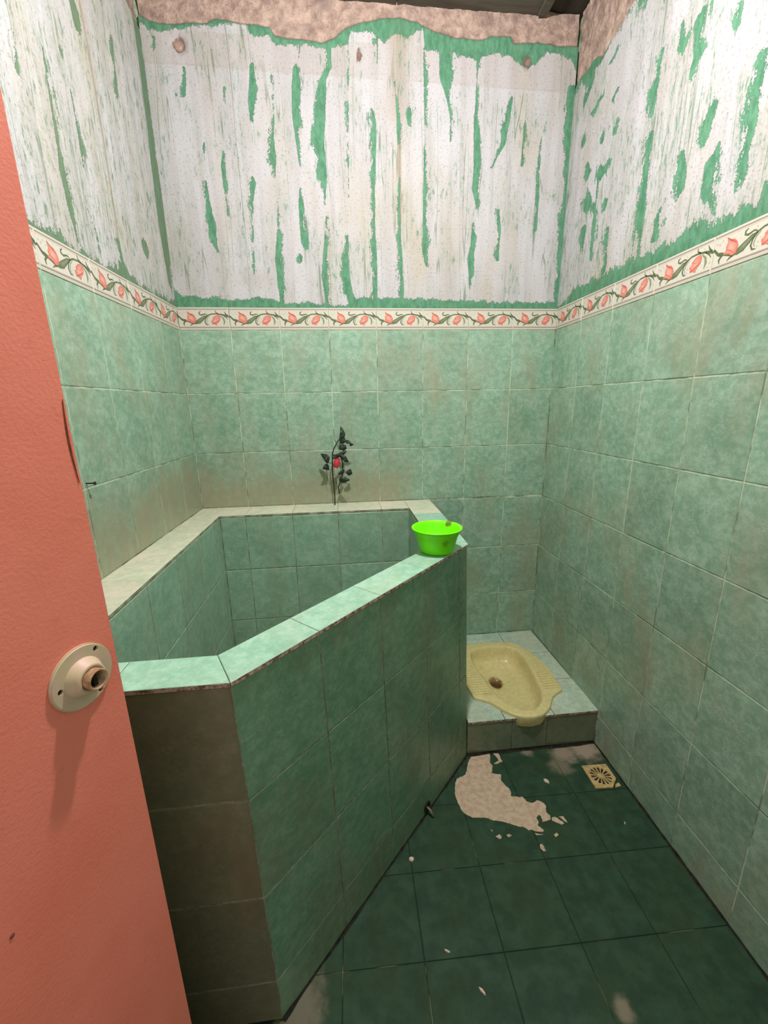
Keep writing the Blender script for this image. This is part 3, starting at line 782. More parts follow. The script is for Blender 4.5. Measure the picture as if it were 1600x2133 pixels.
# ---- tulip border
def border_mesh(w):
    sx, sy = 0.2 / 413.0, 0.085 / 180.0
    bm = bmesh.new()
    lay_c = bm.loops.layers.float_color.new('print')

    def U(p):
        return ((p[0] - 470) * sx - 0.1, (232 - p[1]) * sy - 0.0425)

    def paint(f, c):
        for l in f.loops:
            l[lay_c] = c

    def flat(pts, z, c, c2=None):
        pts = [U(p) for p in pts]
        pts = [(min(p[0], w / 2 - 0.1 + 0.0985 - 0.0), p[1]) for p in pts] if w < 0.19 else pts
        if area(pts) < 0:
            pts = pts[::-1]
        cx = sum(p[0] for p in pts) / len(pts)
        cy = sum(p[1] for p in pts) / len(pts)
        vs = [bm.verts.new((p[0], p[1], z)) for p in pts]
        cv = bm.verts.new((cx, cy, z))
        for i in range(len(vs)):
            f = bm.faces.new((vs[i], vs[(i + 1) % len(vs)], cv))
            for l in f.loops:
                l[lay_c] = (c2 or c) if l.vert is cv else c

    def ribbon(pts, wd, z, c):
        pp = [Vector(p) for p in pts]
        L, R = [], []
        for i, p in enumerate(pp):
            d = (pp[min(i + 1, len(pp) - 1)] - pp[max(0, i - 1)]).normalized()
            n = Vector((-d.y, d.x))
            ww = (wd[i] if isinstance(wd, (list, tuple)) else wd) * 0.64
            L.append(bm.verts.new((*U(p + n * ww), z)))
            R.append(bm.verts.new((*U(p - n * ww), z)))
        for i in range(len(pp) - 1):
            f = bm.faces.new((L[i], L[i + 1], R[i + 1], R[i]))
            paint(f, c)

    cream, line = srgb(206, 200, 188), srgb(150, 138, 126)
    olive, olive2 = srgb(84, 98, 66), srgb(128, 138, 106)
    coral, pale, red = srgb(206, 108, 94), srgb(232, 172, 152), srgb(180, 80, 74)
    # body with a bevel
    hw, hh, t, b = w / 2, 0.0425, 0.006, 0.0015
    o0 = [(-hw, -hh), (hw, -hh), (hw, hh), (-hw, hh)]
    r0 = [bm.verts.new((*p, -t)) for p in o0]
    r1 = [bm.verts.new((*p, -b)) for p in o0]
    r2 = [bm.verts.new((*p, 0)) for p in shrink(o0, b)]
    for i in range(4):
        j = (i + 1) % 4
        paint(bm.faces.new((r0[i], r0[j], r1[j], r1[i])), cream)
        paint(bm.faces.new((r1[i], r1[j], r2[j], r2[i])), cream)
    paint(bm.faces.new(r2), cream)
    x0, x1 = 474, 470 + (w / 0.2) * 413 - 4
    # edge lines
    for ya, yb, c in ((63, 70, line), (75, 77, srgb(196, 186, 168)), (206, 215, line), (221, 223, srgb(190, 182, 164))):
        flat([(x0, ya), (x1, ya), (x1, yb), (x0, yb)], 0.00025, c)
    if w > 0.15:
        z = 0.0003
        ribbon([(472, 118), (500, 148), (540, 160), (590, 180), (640, 174), (670, 150), (700, 120), (740, 105), (780, 103), (830, 110), (858, 118), (881, 128)], [8, 11, 9, 8, 9, 9, 7, 7, 7, 9, 10, 9], z, olive)
        flat([(606, 160), (640, 140), (680, 118), (704, 116), (668, 156), (648, 178), (612, 186)], z + 0.0001, olive, olive2)
        flat([(492, 140), (525, 146), (556, 160), (524, 168), (500, 156)], z + 0.0001, olive)
        ribbon([(658, 84), (644, 92), (644, 106), (660, 113), (690, 104), (706, 110)], [3, 7, 8, 8, 6, 4], z, olive)
        ribbon([(712, 118), (690, 140), (683, 168), (694, 188), (712, 190)], [5, 6, 7, 7, 3], z, olive)
        ribbon([(726, 118), (704, 140), (697, 166), (704, 180)], [3, 4, 4, 2], z, olive2)
        ribbon([(776, 74), (778, 92), (800, 104)], [3, 6, 6], z, olive)
        ribbon([(524, 164), (512, 178), (516, 198)], [9, 9, 3], z, olive)
        ribbon([(590, 182), (572, 188), (560, 198)], [6, 6, 2], z, olive)
        ribbon([(812, 116), (836, 140), (842, 166), (834, 194)], [4, 11, 12, 2], z, olive2)
        ribbon([(830, 112), (860, 132), (872, 150)], [3, 6, 2], z, olive)
        ribbon([(846, 84), (858, 106), (876, 118)], [3, 8, 6], z, olive)
        ribbon([(648, 150), (672, 138), (690, 126)], [2, 5, 2], z + 0.0002, olive2)
        for (dx, dy, r_) in ((505, 106, 6), (521, 92, 5), (490, 98, 5), (536, 108, 3), (718, 162, 4), (728, 146, 3), (716, 180, 4), (866, 172, 5), (858, 190, 4), (704, 92, 4), (822, 92, 4)):
            flat([(dx + r_ * math.cos(a), dy + r_ * math.sin(a)) for a in (0, 1.05, 2.1, 3.14, 4.2, 5.25)], z, srgb(170, 170, 160), srgb(200, 196, 184))
        zz = z + 0.0002
        flat([(545, 85), (566, 100), (588, 103), (604, 118), (615, 140), (612, 160), (603, 176), (585, 180), (568, 168), (552, 163), (533, 161), (548, 143), (544, 128), (552, 112)], zz, coral, pale)
        ribbon([(545, 85), (575, 108), (606, 126)], [2, 6, 2], zz + 0.0001, red)
        ribbon([(548, 143), (570, 150), (600, 172)], [2, 3, 1], zz + 0.0001, red)
        flat([(743, 186), (733, 160), (748, 150), (748, 136), (770, 118), (790, 113), (808, 116), (813, 138), (805, 160), (786, 176), (776, 196), (762, 186)], zz, coral, pale)
        ribbon([(740, 184), (770, 172), (806, 150)], [2, 5, 2], zz + 0.0001, red)
        ribbon([(752, 138), (776, 150), (804, 126)], [1, 3, 1], zz + 0.0001, red)
    me = bpy.data.meshes.new('border_tile')
    bm.normal_update()
    for f in bm.faces:
        if f.normal.z < -0.5 and len(f.verts) <= 4 and abs(f.calc_center_median().z) < 0.002:
            f.normal_flip()
    bm.to_mesh(me)
    bm.free()
    me.materials.append(M_BORDER)
    return me


_b = {}
for side, parent, ed in (('back', wall_back, bedges), ('right', wall_right, redges), ('left', wall_left, ledges)):
    for a, b in zip(ed, ed[1:]):
        w = round(b - a - 0.0015, 3)
        w = 0.1985 if w > 0.19 else w
        if w not in _b:
            _b[w] = border_mesh(w)
        o = bpy.data.objects.new('border_tile', _b[w])
        COL.objects.link(o)
        o.parent = parent
        o.matrix_basis = frame_at(side, (a + b) / 2, (ZB + ZT) / 2, 0.001)

# ---- floor tiles, clipped to the open floor
FROT = -0.022
cr, sr = math.cos(FROT), math.sin(FROT)
TUB_OUT_T = [(0.0, 0.0), (1.032, 0.0), (1.020, -0.655), (0.430, -1.268), (-0.0325, -1.268)]
TUB_OUT_B = [(0.0, 0.0), (1.060, 0.0), (1.062, -0.606), (0.446, -1.253), (-0.0325, -1.253)]
dA, dB = Vector(TUB_OUT_B[2]), Vector(TUB_OUT_B[3])
dd = (dA - dB).normalized()
dn = (-dd.y, dd.x)                        # points into the tub
dc = dn[0] * dA.x + dn[1] * dA.y
rn = (math.cos(TR), math.sin(TR))
rc = rn[0] * W - 0.003
for i in range(-5, 4):
    for j in range(-5, 4):
        c0 = (1.179 + 0.2 * i, -1.2 + 0.2 * j)
        q = []
        for (a, b) in ((0.0009, 0.0009), (0.1991, 0.0009), (0.1991, 0.1991), (0.0009, 0.1991)):
            dx, dy = c0[0] + a - 1.179, c0[1] + b + 1.2
            q.append((1.179 + dx * cr - dy * sr, -1.2 + dx * sr + dy * cr))
        q = clip(q, rn, rc)
        if q:
            q = clip(q, (0, 1), -0.606)
        if q:
            q = clip(q, (0, -1), 2.118)
        if q:
            q = clip(q, (-1, 0), 0.03)
        if q and max(p[1] for p in q) > -1.256:
            if sum(p[0] for p in q) / len(q) < 0.42:
                q = clip(q, (0, 1), -1.256)
            else:
                q = clip(q, dn, dc - 0.002)
        if not q or len(q) < 3 or area(q) < 0.0006:
            continue
        poly_tile('tile', [(p[0], p[1], random.uniform(-0.0004, 0.0003)) if 0 else (p[0], p[1], 0.0) for p in q], floor, [M_FLOOR, M_FLOOR], t=0.006, bev=0.0012, gap=0.0)

# dark mortar fillets where walls, tub and step meet the floor
def fillet(a, b, inward, parent, w=0.007, h=0.008, name='mould_line'):
    a, b = Vector(a), Vector(b)
    n = max(2, int((b - a).length / 0.02))
    iw = Vector(inward).normalized()
    bm = bmesh.new()
    rows = []
    for k in range(n + 1):
        p = a.lerp(b, k / n)
        f = 0.45 + 0.9 * abs(mnoise.noise(p * 14)) + 0.25 * random.random()
        rows.append([bm.verts.new(p + UP * (h * f)), bm.verts.new(p + iw * (0.35 * w * f) + UP * (0.35 * h * f)), bm.verts.new(p + iw * (w * f) + UP * 0.0004)])
    for r1, r2 in zip(rows, rows[1:]):
        for i in range(2):
            bm.faces.new((r1[i], r2[i], r2[i + 1], r1[i + 1]))
    bmesh.ops.recalc_face_normals(bm, faces=bm.faces)
    return add(name, bm, parent, [M_MOULD])


fillet(on('right', 0.605, 0), on('right', 2.1, 0), (-1, 0, 0), floor)
fillet((dB.x, dB.y, 0), (dA.x, dA.y, 0), (dd.y, -dd.x, 0), floor)
fillet((1.063, -0.606, 0), (1.586, -0.606, 0), (0, -1, 0), floor, 0.008, 0.010)

# dried cement spilled on the floor: a child of the floor, each island a piece
for poly in PATCHES:
    n = len(poly)
    pts = []
    for i in range(n):
        a, b = Vector(poly[i]), Vector(poly[(i + 1) % n])
        m = max(1, int((b - a).length / 0.006))
        for k in range(m):
            p = a.lerp(b, k / m)
            jx = mnoise.noise(Vector((p.x * 160, p.y * 160, 0.3))) * 0.0022
            jy = mnoise.noise(Vector((p.x * 160, p.y * 160, 5.3))) * 0.0022
            pts.append((p.x + jx, min(p.y + jy, -0.607)))
    bm = bmesh.new()
    vs = [bm.verts.new((p[0], p[1], 0.0014)) for p in pts]
    es = [bm.edges.new((vs[i], vs[(i + 1) % len(vs)])) for i in range(len(vs))]
    r = bmesh.ops.triangle_fill(bm, use_beauty=True, use_dissolve=False, edges=es)
    fs = [g_ for g_ in r['geom'] if isinstance(g_, bmesh.types.BMFace)]
    e = bmesh.ops.extrude_face_region(bm, geom=fs)
    lo = [g_ for g_ in e['geom'] if isinstance(g_, bmesh.types.BMVert)]
    bmesh.ops.translate(bm, verts=lo, vec=(0, 0, -0.0013))
    bmesh.ops.recalc_face_normals(bm, faces=bm.faces)
    add('cement_patch', bm, floor, [M_PATCH])

# ------------------------------------------------------------------ water tub
tub = tag(empty('water_tub', (0, 0, 0)), 'large green tiled corner water tub with slanted front edge', 'water tub')
TUB_IN = [(0.112, -0.150), (0.915, -0.150), (0.915, -0.640), (0.388, -1.187), (0.104, -1.187)]
INSET = 0.0075


def lerp2(a, b, f):
    return (a[0] + (b[0] - a[0]) * f, a[1] + (b[1] - a[1]) * f)


# mortar body: a ring with a floor, a few millimetres inside the tile faces
bm = bmesh.new()
ot = shrink([p for p in TUB_OUT_T[::-1]], 0.0018)[::-1]
ob = shrink([p for p in TUB_OUT_B[::-1]], 0.0018)[::-1]
ii = [Vector(p) for p in shrink([p for p in TUB_IN[::-1]], -0.0018)[::-1]]
zt = TUB_Z - 0.0075
A = [bm.verts.new((p[0], p[1], 0.001)) for p in ob]
B = [bm.verts.new((p[0], p[1], zt)) for p in ot]
Cc = [bm.verts.new((p[0], p[1], zt)) for p in ii]
D = [bm.verts.new((p[0], p[1], 0.15)) for p in ii]
for i in range(5):
    j = (i + 1) % 5
    bm.faces.new((A[i], A[j], B[j], B[i]))
    bm.faces.new((B[i], B[j], Cc[j], Cc[i]))
    bm.faces.new((Cc[i], Cc[j], D[j], D[i]))
bm.faces.new(D)
bm.faces.new(A)
bmesh.ops.recalc_face_normals(bm, faces=bm.faces)
add('tub_body', bm, tub, [M_CORE])


def bil(tb, tt, i, f, z):
    """point on outer face i (corner i to i+1), fraction f, height z; face may lean"""
    a = lerp2(tb[i], tb[(i + 1) % 5], f)
    b = lerp2(tt[i], tt[(i + 1) % 5], f)
    h = z / (TUB_Z - 0.010)
    p = lerp2(a, b, h)
    return (p[0], p[1], z)


CAPB = TUB_Z - 0.0105
rows = [(CAPB, 0.630), (0.630, 0.380), (0.380, 0.130), (0.130, 0.002)]
# slanted outer face: from the front corner (index 3) back to the tip (index 2)
Lb = (Vector(TUB_OUT_T[2]) - Vector(TUB_OUT_T[3])).length
sp = [0, 0.2 / Lb, 0.4 / Lb, 0.6 / Lb, 0.80 / Lb, 1.0] if 0.8 / Lb < 0.97 else [0, 0.2 / Lb, 0.4 / Lb, 0.6 / Lb, 1.0]
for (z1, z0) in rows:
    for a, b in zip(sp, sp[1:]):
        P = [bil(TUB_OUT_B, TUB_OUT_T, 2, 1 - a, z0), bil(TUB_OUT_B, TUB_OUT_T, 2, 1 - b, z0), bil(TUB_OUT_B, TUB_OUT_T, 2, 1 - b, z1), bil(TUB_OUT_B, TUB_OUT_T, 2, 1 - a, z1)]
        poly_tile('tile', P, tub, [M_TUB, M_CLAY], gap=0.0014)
# front face (index 3 -> 4), tiles counted from the corner
sf = [0, 0.2 / 0.465, 0.4 / 0.465, 1.0]
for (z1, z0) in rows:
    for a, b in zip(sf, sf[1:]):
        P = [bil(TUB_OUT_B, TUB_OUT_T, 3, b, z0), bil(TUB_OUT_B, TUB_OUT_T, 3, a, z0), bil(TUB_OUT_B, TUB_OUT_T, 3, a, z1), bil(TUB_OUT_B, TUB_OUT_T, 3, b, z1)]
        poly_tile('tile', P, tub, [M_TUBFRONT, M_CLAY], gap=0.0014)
# right face towards the toilet (index 2 -> 1)
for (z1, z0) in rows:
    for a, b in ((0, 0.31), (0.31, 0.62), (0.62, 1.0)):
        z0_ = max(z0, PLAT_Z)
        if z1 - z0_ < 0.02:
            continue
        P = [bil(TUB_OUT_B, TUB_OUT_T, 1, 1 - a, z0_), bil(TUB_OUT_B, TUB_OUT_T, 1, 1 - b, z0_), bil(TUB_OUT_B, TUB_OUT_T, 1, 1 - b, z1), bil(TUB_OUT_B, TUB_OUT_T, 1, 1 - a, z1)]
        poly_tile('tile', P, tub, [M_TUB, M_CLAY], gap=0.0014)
# inside faces
irows = [(CAPB, 0.640), (0.640, 0.400), (0.400, 0.160)]
ix = [0.112, 0.215, 0.412, 0.605, 0.795, 0.915]
for (z1, z0) in irows:
    for a, b in zip(ix, ix[1:]):
        poly_tile('tile', [(a, -0.150, z0), (b, -0.150, z0), (b, -0.150, z1), (a, -0.150, z1)], tub, [M_INNER, M_CLAY], gap=0.0016)
    ly = [0, 0.06, 0.255, 0.45, 0.645, 0.84, 1.0]
    for a, b in zip(ly, ly[1:]):
        p, q = lerp2(TUB_IN[0], TUB_IN[4], a), lerp2(TUB_IN[0], TUB_IN[4], b)
        poly_tile('tile', [(q[0], q[1], z0), (p[0], p[1], z0), (p[0], p[1], z1), (q[0], q[1], z1)], tub, [M_INNER, M_CLAY], gap=0.0016)
    for a, b in ((0, 0.4), (0.4, 0.8), (0.8, 1.0)):
        p, q = lerp2(TUB_IN[1], TUB_IN[2], a), lerp2(TUB_IN[1], TUB_IN[2], b)
        poly_tile('tile', [(p[0], p[1], z0), (q[0], q[1], z0), (q[0], q[1], z1), (p[0], p[1], z1)], tub, [M_INNER, M_CLAY], gap=0.0016)
    for a, b in ((0, 0.26), (0.26, 0.52), (0.52, 0.78), (0.78, 1.0)):
        p, q = lerp2(TUB_IN[2], TUB_IN[3], a), lerp2(TUB_IN[2], TUB_IN[3], b)
        poly_tile('tile', [(p[0], p[1], z0), (q[0], q[1], z0), (q[0], q[1], z1), (p[0], p[1], z1)], tub, [M_INNER, M_CLAY], gap=0.0016)
    for a, b in ((0, 0.5), (0.5, 1.0)):
        p, q = lerp2(TUB_IN[3], TUB_IN[4], a), lerp2(TUB_IN[3], TUB_IN[4], b)
        poly_tile('tile', [(p[0], p[1], z0), (q[0], q[1], z0), (q[0], q[1], z1), (p[0], p[1], z1)], tub, [M_INNER, M_CLAY], gap=0.0016)


# cap tiles; they stand a little proud of the faces
def cap(pts, mats, z=TUB_Z):
    P = [(p[0], p[1], z) for p in pts]
    if area([(p[0], p[1]) for p in P]) < 0:
        P = P[::-1]
    return poly_tile('cap_tile', P, tub, mats, t=0.009, bev=0.0012, gap=0.0006)


CM, LM = [M_CAP, M_CLAY], [M_LEDGE, M_CORE]
oC = [Vector(p) for p in shrink(TUB_OUT_T[::-1], -0.004)[::-1]]
oC[0], oC[1], oC[4] = Vector((0.0, -0.001)), Vector((1.036, -0.001)), Vector((-0.0325, -1.272))
iC = [Vector(p) for p in TUB_IN]
od = (oC[2] - oC[3])
idv = (iC[2] - iC[3])
oL = od.length
on_ = Vector((-od.y, od.x)).normalized()
lastO, lastI = oC[3], iC[3]
for s in (0.20, 0.40, 0.60):
    po = oC[3] + od.normalized() * s
    # the joint runs square across the slanted rim
    tt_ = (po - iC[3]).dot(idv.normalized())
    pi = iC[3] + idv.normalized() * tt_
    cap([lastO, po, pi, lastI], CM)
    lastO, lastI = po, pi
cap([lastO, oC[2], iC[2], lastI], CM)
# front rim
cap([oC[3], iC[3], (0.235, iC[3].y + 0.0), (0.235, oC[3].y)], CM)
cap([(0.235, iC[3].y), (0.235, oC[3].y), (0.06, oC[3].y), (0.06, iC[3].y)], CM)
cap([(0.06, iC[3].y), (0.06, oC[3].y), oC[4], (-0.030, iC[4].y)], CM)
# left ledge, back ledge, right rim
ly = [-1.187, -1.0, -0.8, -0.6, -0.4, -0.15]
for a, b in zip(ly, ly[1:]):
    fa, fb = (a + 0.15) / (-1.187 + 0.15), (b + 0.15) / (-1.187 + 0.15)
    cap([(a * 0.0255, a), (0.112 - 0.008 * fa, a), (0.112 - 0.008 * fb, b), (b * 0.0255, b)], LM)
bx = [0.0, 0.215, 0.412, 0.605, 0.795, 0.915]
for a, b in zip(bx, bx[1:]):
    a0 = a if a > 0 else -0.003
    cap([(a0, -0.15), (b, -0.15), (b, -0.001), (a if a > 0 else 0.0, -0.001)], LM)
cap([(0.915, -0.25), (oC[1].x - 0.002, -0.25), (oC[1].x, -0.001), (0.915, -0.001)], LM)
cap([(0.915, -0.45), (oC[1].x - 0.006, -0.45), (oC[1].x - 0.002, -0.25), (0.915, -0.25)], CM)
cap([iC[2], oC[2], (oC[1].x - 0.006, -0.45), (0.915, -0.45)], CM)
# outlet near the foot of the slanted side, closed with a stick
ctr = Vector((0.861, -0.817, 0.030))
nv = Vector((dd.y, -dd.x, 0))
bm = bmesh.new()
bm_lathe(bm, [(0.0, 0.0), (0.016, 0.0), (0.019, 0.004), (0.012, 0.005), (0.010, 0.001), (0.0, 0.001)], 16)
o = add('outlet', bm, tub, [M_MOULD], True)
o.matrix_basis = Matrix.Translation(ctr) @ nv.to_track_quat('Z', 'Y').to_matrix().to_4x4()
bm = bmesh.new()
bm_tube(bm, [ctr + nv * -0.006 + UP * 0.004, ctr + nv * 0.012 + UP * -0.006, ctr + nv * 0.026 + UP * -0.022], [0.0035, 0.0042, 0.0036], 8)
add('plug_stick', bm, tub, [M_STICK], True)

# ------------------------------------------------------------------ toilet platform
plat = tag(empty('toilet_platform', (1.32, -0.3, 0)), 'low green tiled platform in the corner under the squat toilet', 'platform')
PX0, PX1, PY = 1.064, 1.588, -0.600
POFF = Vector((-1.32, 0.3, 0))


def pl(p):
    return Vector(p) + POFF


# squat pan outline, symmetric about its axis
AX = 1.313
R_OUT = [(0.0, -0.105), (0.07, -0.107), (0.115, -0.113), (0.142, -0.137), (0.164, -0.175), (0.187, -0.227), (0.200, -0.300), (0.201, -0.345), (0.197, -0.410), (0.191, -0.460), (0.190, -0.486), (0.176, -0.4925), (0.158, -0.500), (0.130, -0.520), (0.110, -0.548), (0.096, -0.570), (0.072, -0.594), (0.042, -0.612), (0.0, -0.619)]
OUT = [(AX + x, y) for x, y in R_OUT] + [(AX - x, y) for x, y in R_OUT[-2:0:-1]]      # clockwise from above, starts at the back


def spread(poly, n):
    L = [0.0]
    for i in range(len(poly)):
        L.append(L[-1] + (Vector(poly[(i + 1) % len(poly)]) - Vector(poly[i])).length)
    out = []
    for k in range(n):
        s = L[-1] * k / n
        i = max(j for j in range(len(poly)) if L[j] <= s + 1e-9)
        f = (s - L[i]) / max(1e-9, L[i + 1] - L[i])
        out.append(lerp2(poly[i], poly[(i + 1) % len(poly)], f))
    return out


# body of the step
bm = bmesh.new()
bm_box(bm, PX0 + 0.001, PX1 - 0.002, PY + 0.006, -0.004, 0.0005, 0.030)
add('platform_body', bm, plat, [M_CORE]).location = POFF


def ray_hit(poly, c, d):
    """distance from c along d to the polygon"""
    best = None
    for i in range(len(poly)):
        a, b = Vector(poly[i]), Vector(poly[(i + 1) % len(poly)])
        e = b - a
        den = d.x * e.y - d.y * e.x
        if abs(den) < 1e-12:
            continue
        ac = a - c
        t_ = (ac.x * e.y - ac.y * e.x) / den
        u_ = (ac.x * d.y - ac.y * d.x) / den
        if t_ > 0 and -1e-9 <= u_ <= 1 + 1e-9 and (best is None or t_ > best):
            best = t_
    return best


def top_tile(rect):
    """top tile of the step minus the pan outline"""
    x0, x1, y0, y1 = rect
    me0 = tile_mesh('top_tile', [(x0, y0), (x1, y0), (x1, y1), (x0, y1)], 0.008, 0.0012, [M_PLAT, M_CLAY])
    o = bpy.data.objects.new('top_tile', me0)
    COL.objects.link(o)
    o.parent = plat
    o.matrix_basis = Matrix.Translation(POFF + UP * PLAT_Z)
    return o


# solid used once to cut the pan's seat out of the tiles, then deleted
cm = bmesh.new()
bm_prism(cm, [(p[0], p[1]) for p in shrink(OUT[::-1], 0.004)], 0.108, 0.4)
bmesh.ops.triangulate(cm, faces=[f for f in cm.faces if len(f.verts) > 4])
cutter_me = bpy.data.meshes.new('cut')
cm.to_mesh(cutter_me)
cm.free()
cutter = bpy.data.objects.new('cut', cutter_me)
COL.objects.link(cutter)
cm = bmesh.new()
R_IN = [(0.0, -0.143), (0.045, -0.146), (0.085, -0.157), (0.108, -0.176), (0.121, -0.212), (0.124, -0.262), (0.121, -0.315), (0.112, -0.380), (0.101, -0.450), (0.092, -0.492), (0.072, -0.534), (0.045, -0.564), (0.018, -0.579), (0.0, -0.581)]
INN = [(AX + 0.004 + x, y) for x, y in R_IN] + [(AX + 0.004 - x, y) for x, y in R_IN[-2:0:-1]]
bm_prism(cm, [(p[0], p[1]) for p in shrink(INN[::-1], -0.010)], 0.0305, 0.2)
bmesh.ops.triangulate(cm, faces=[f for f in cm.faces if len(f.verts) > 4])
deep_me = bpy.data.meshes.new('cut_deep')
cm.to_mesh(deep_me)
cm.free()
deep = bpy.data.objects.new('cut_deep', deep_me)
COL.objects.link(deep)
cut_list = []
g_ = 0.0012
for (xa, xb) in ((PX0, 1.210), (1.210, 1.409), (1.409, 1.591)):
    for (ya, yb) in ((PY - 0.004, -0.400), (-0.400, -0.200), (-0.200, -0.003)):
        xr = xb - g_
        o = top_tile((xa + g_, xr, ya + g_, yb - g_))
        cut_list.append(o)
# front tiles
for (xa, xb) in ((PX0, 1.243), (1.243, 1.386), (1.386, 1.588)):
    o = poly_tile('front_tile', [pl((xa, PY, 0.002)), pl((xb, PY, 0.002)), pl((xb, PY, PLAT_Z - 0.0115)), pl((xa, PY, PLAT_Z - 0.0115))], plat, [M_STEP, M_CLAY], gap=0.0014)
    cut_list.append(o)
bm = bmesh.new()
bm_box(bm, PX0 + 0.002, PX1 - 0.002, PY + 0.0055, -0.004, 0.0302, PLAT_Z - 0.0085)
o = add('platform_core', bm, plat, [M_CORE])
o.location = POFF
cut_list.append(o)
# crumbled mortar line under the front edge
bm = bmesh.new()
prev = None
for k in range(80):
    x = PX0 + 0.003 + (PX1 - PX0 - 0.006) * k / 79
    d = 0.0015 + 0.002 * abs(mnoise.noise(Vector((x * 60, 0, 0))))
    r_ = [bm.verts.new((x, PY + 0.006, PLAT_Z - 0.0085)), bm.verts.new((x, PY - d, PLAT_Z - 0.0087)), bm.verts.new((x, PY - d, PLAT_Z - 0.0112)), bm.verts.new((x, PY + 0.006, PLAT_Z - 0.0112))]
    if prev:
        for i in range(4):
            bm.faces.new((prev[i], prev[(i + 1) % 4], r_[(i + 1) % 4], r_[i]))
    prev = r_
bmesh.ops.recalc_face_normals(bm, faces=bm.faces)
o = add('mortar_line', bm, plat, [plain('mortar_pink', srgb(120, 82, 72), srgb(206, 170, 150), 0.9, 60.0, 0.001)])
o.location = POFF
cut_list.append(o)
dg = None
for o in cut_list:
    md = o.modifiers.new('cut', 'BOOLEAN')
    md.operation = 'DIFFERENCE'
    md.solver = 'EXACT'
    md.object = cutter
    if o.name.startswith('platform_core'):
        md = o.modifiers.new('deep', 'BOOLEAN')
        md.operation = 'DIFFERENCE'
        md.solver = 'EXACT'
        md.object = deep
bpy.context.view_layer.update()
dg = bpy.context.evaluated_depsgraph_get()
new = []
for o in cut_list:
    new.append(bpy.data.meshes.new_from_object(o.evaluated_get(dg)))
for o, me in zip(cut_list, new):
    o.modifiers.clear()
    o.data = me
bpy.data.objects.remove(cutter)
bpy.data.objects.remove(deep)
for o in [o for o in cut_list if len(o.data.polygons) == 0]:
    cut_list.remove(o)
    bpy.data.objects.remove(o)


def split_islands(o):
    """a tile cut in two by the pan becomes two tiles"""
    bm = bmesh.new()
    bm.from_mesh(o.data)
    seen, isl = set(), []
    for v in bm.verts:
        if v.index in seen:
            continue
        st_, grp = [v], set()
        while st_:
            q = st_.pop()
            if q.index in grp:
                continue
            grp.add(q.index)
            st_ += [e.other_vert(q) for e in q.link_edges]
        seen |= grp
        isl.append(grp)
    bm.free()
    if len(isl) < 2:
        return
    isl.sort(key=len)
    for k, grp in enumerate(isl):
        b2 = bmesh.new()
        b2.from_mesh(o.data)
        bmesh.ops.delete(b2, geom=[v for v in b2.verts if v.index not in grp], context='VERTS')
        me = bpy.data.meshes.new('top_tile')
        b2.to_mesh(me)
        b2.free()
        for m in o.data.materials:
            me.materials.append(m)
        if k == len(isl) - 1:
            o.data = me
        else:
            c = o.copy()
            c.data = me
            COL.objects.link(c)


for o in cut_list:
    if o.name.startswith(('top_tile', 'front_tile')):
        split_islands(o)

# ------------------------------------------------------------------ squat toilet
toilet = tag(empty('squat_toilet', (AX, -0.36, PLAT_Z)), 'pale yellow porcelain squat toilet pan set into the green platform', 'toilet')
TOFF = Vector((-AX, 0.36, -PLAT_Z))
NR = 120
cen = Vector((AX, -0.36))


def polar(poly, n, c):
    out = []
    for k in range(n):
        a = 2 * math.pi * k / n
        d = Vector((math.sin(a), math.cos(a)))
        t_ = ray_hit(poly, c, d)
        out.append(c + d * t_)
    return out


PO = polar(OUT, NR, cen)
PI_ = polar(INN, NR, cen)
ZR = PLAT_Z + 0.014
rings = []


def ring(pts, z):
    rings.append([(p.x, p.y, z if not callable(z) else z(p)) for p in pts])


def toward(pts, c, f):
    return [p.lerp(c, f) for p in pts]


def blend(A_, B_, f):
    return [a.lerp(b, f) for a, b in zip(A_, B_)]


ring(toward(PO, cen, 0.03), 0.112)
ring(toward(PO, cen, 0.012), 0.128)
ring(PO, PLAT_Z + 0.001)
ring(PO, ZR - 0.004)
ring(toward(PO, cen, 0.008), ZR - 0.0008)
ring(toward(PO, cen, 0.02), ZR)
ring(blend(PO, PI_, 0.72), ZR - 0.001)
ring(blend(PO, PI_, 0.90), ZR - 0.0005)
ring(PI_, ZR - 0.003)
hole = Vector((1.292, -0.300))
HC = [hole + Vector((math.sin(2 * math.pi * k / NR), math.cos(2 * math.pi * k / NR))) for k in range(NR)]
for f, z, g_c in ((0.02, -0.012, 0), (0.05, -0.030, 0), (0.10, -0.048, 0), (0.18, -0.060, 0), (0.32, -0.067, 0.05), (0.50, -0.073, 0.2), (0.66, -0.079, 0.5), (0.76, -0.086, 0.8), (0.83, -0.096, 1.0), (0.85, -0.112, 1.0), (0.86, -0.130, 1.0)):
    rr_ = 0.0215 + 0.05 * max(0.0, 0.83 - f)
    ring(blend(toward(PI_, hole, f), [hole + (p - hole) * rr_ for p in HC], g_c), lambda p, z=z: ZR + z - 0.010 * max(0.0, min(1.0, (p.y + 0.5) / 0.25)) * min(1.0, -z / 0.05))
bm = bmesh.new()
V = [[bm.verts.new(Vector(p) + TOFF) for p in r_] for r_ in rings]
for a, b in zip(V, V[1:]):
    for k in range(NR):
        l = (k + 1) % NR
        bm.faces.new((a[k], a[l], b[l], b[k]))
bm.faces.new(V[-1])
bmesh.ops.recalc_face_normals(bm, faces=bm.faces)
for f in bm.faces:
    f.smooth = True
add('pan', bm, toilet, [M_PORCELAIN])
bm = bmesh.new()
bm_lathe(bm, [(0.0, 0.0), (0.019, 0.0), (0.021, 0.001)], 24)
o = add('drain_hole', bm, toilet, [M_RUST])
o.location = Vector((hole.x, hole.y, ZR - 0.128)) + TOFF
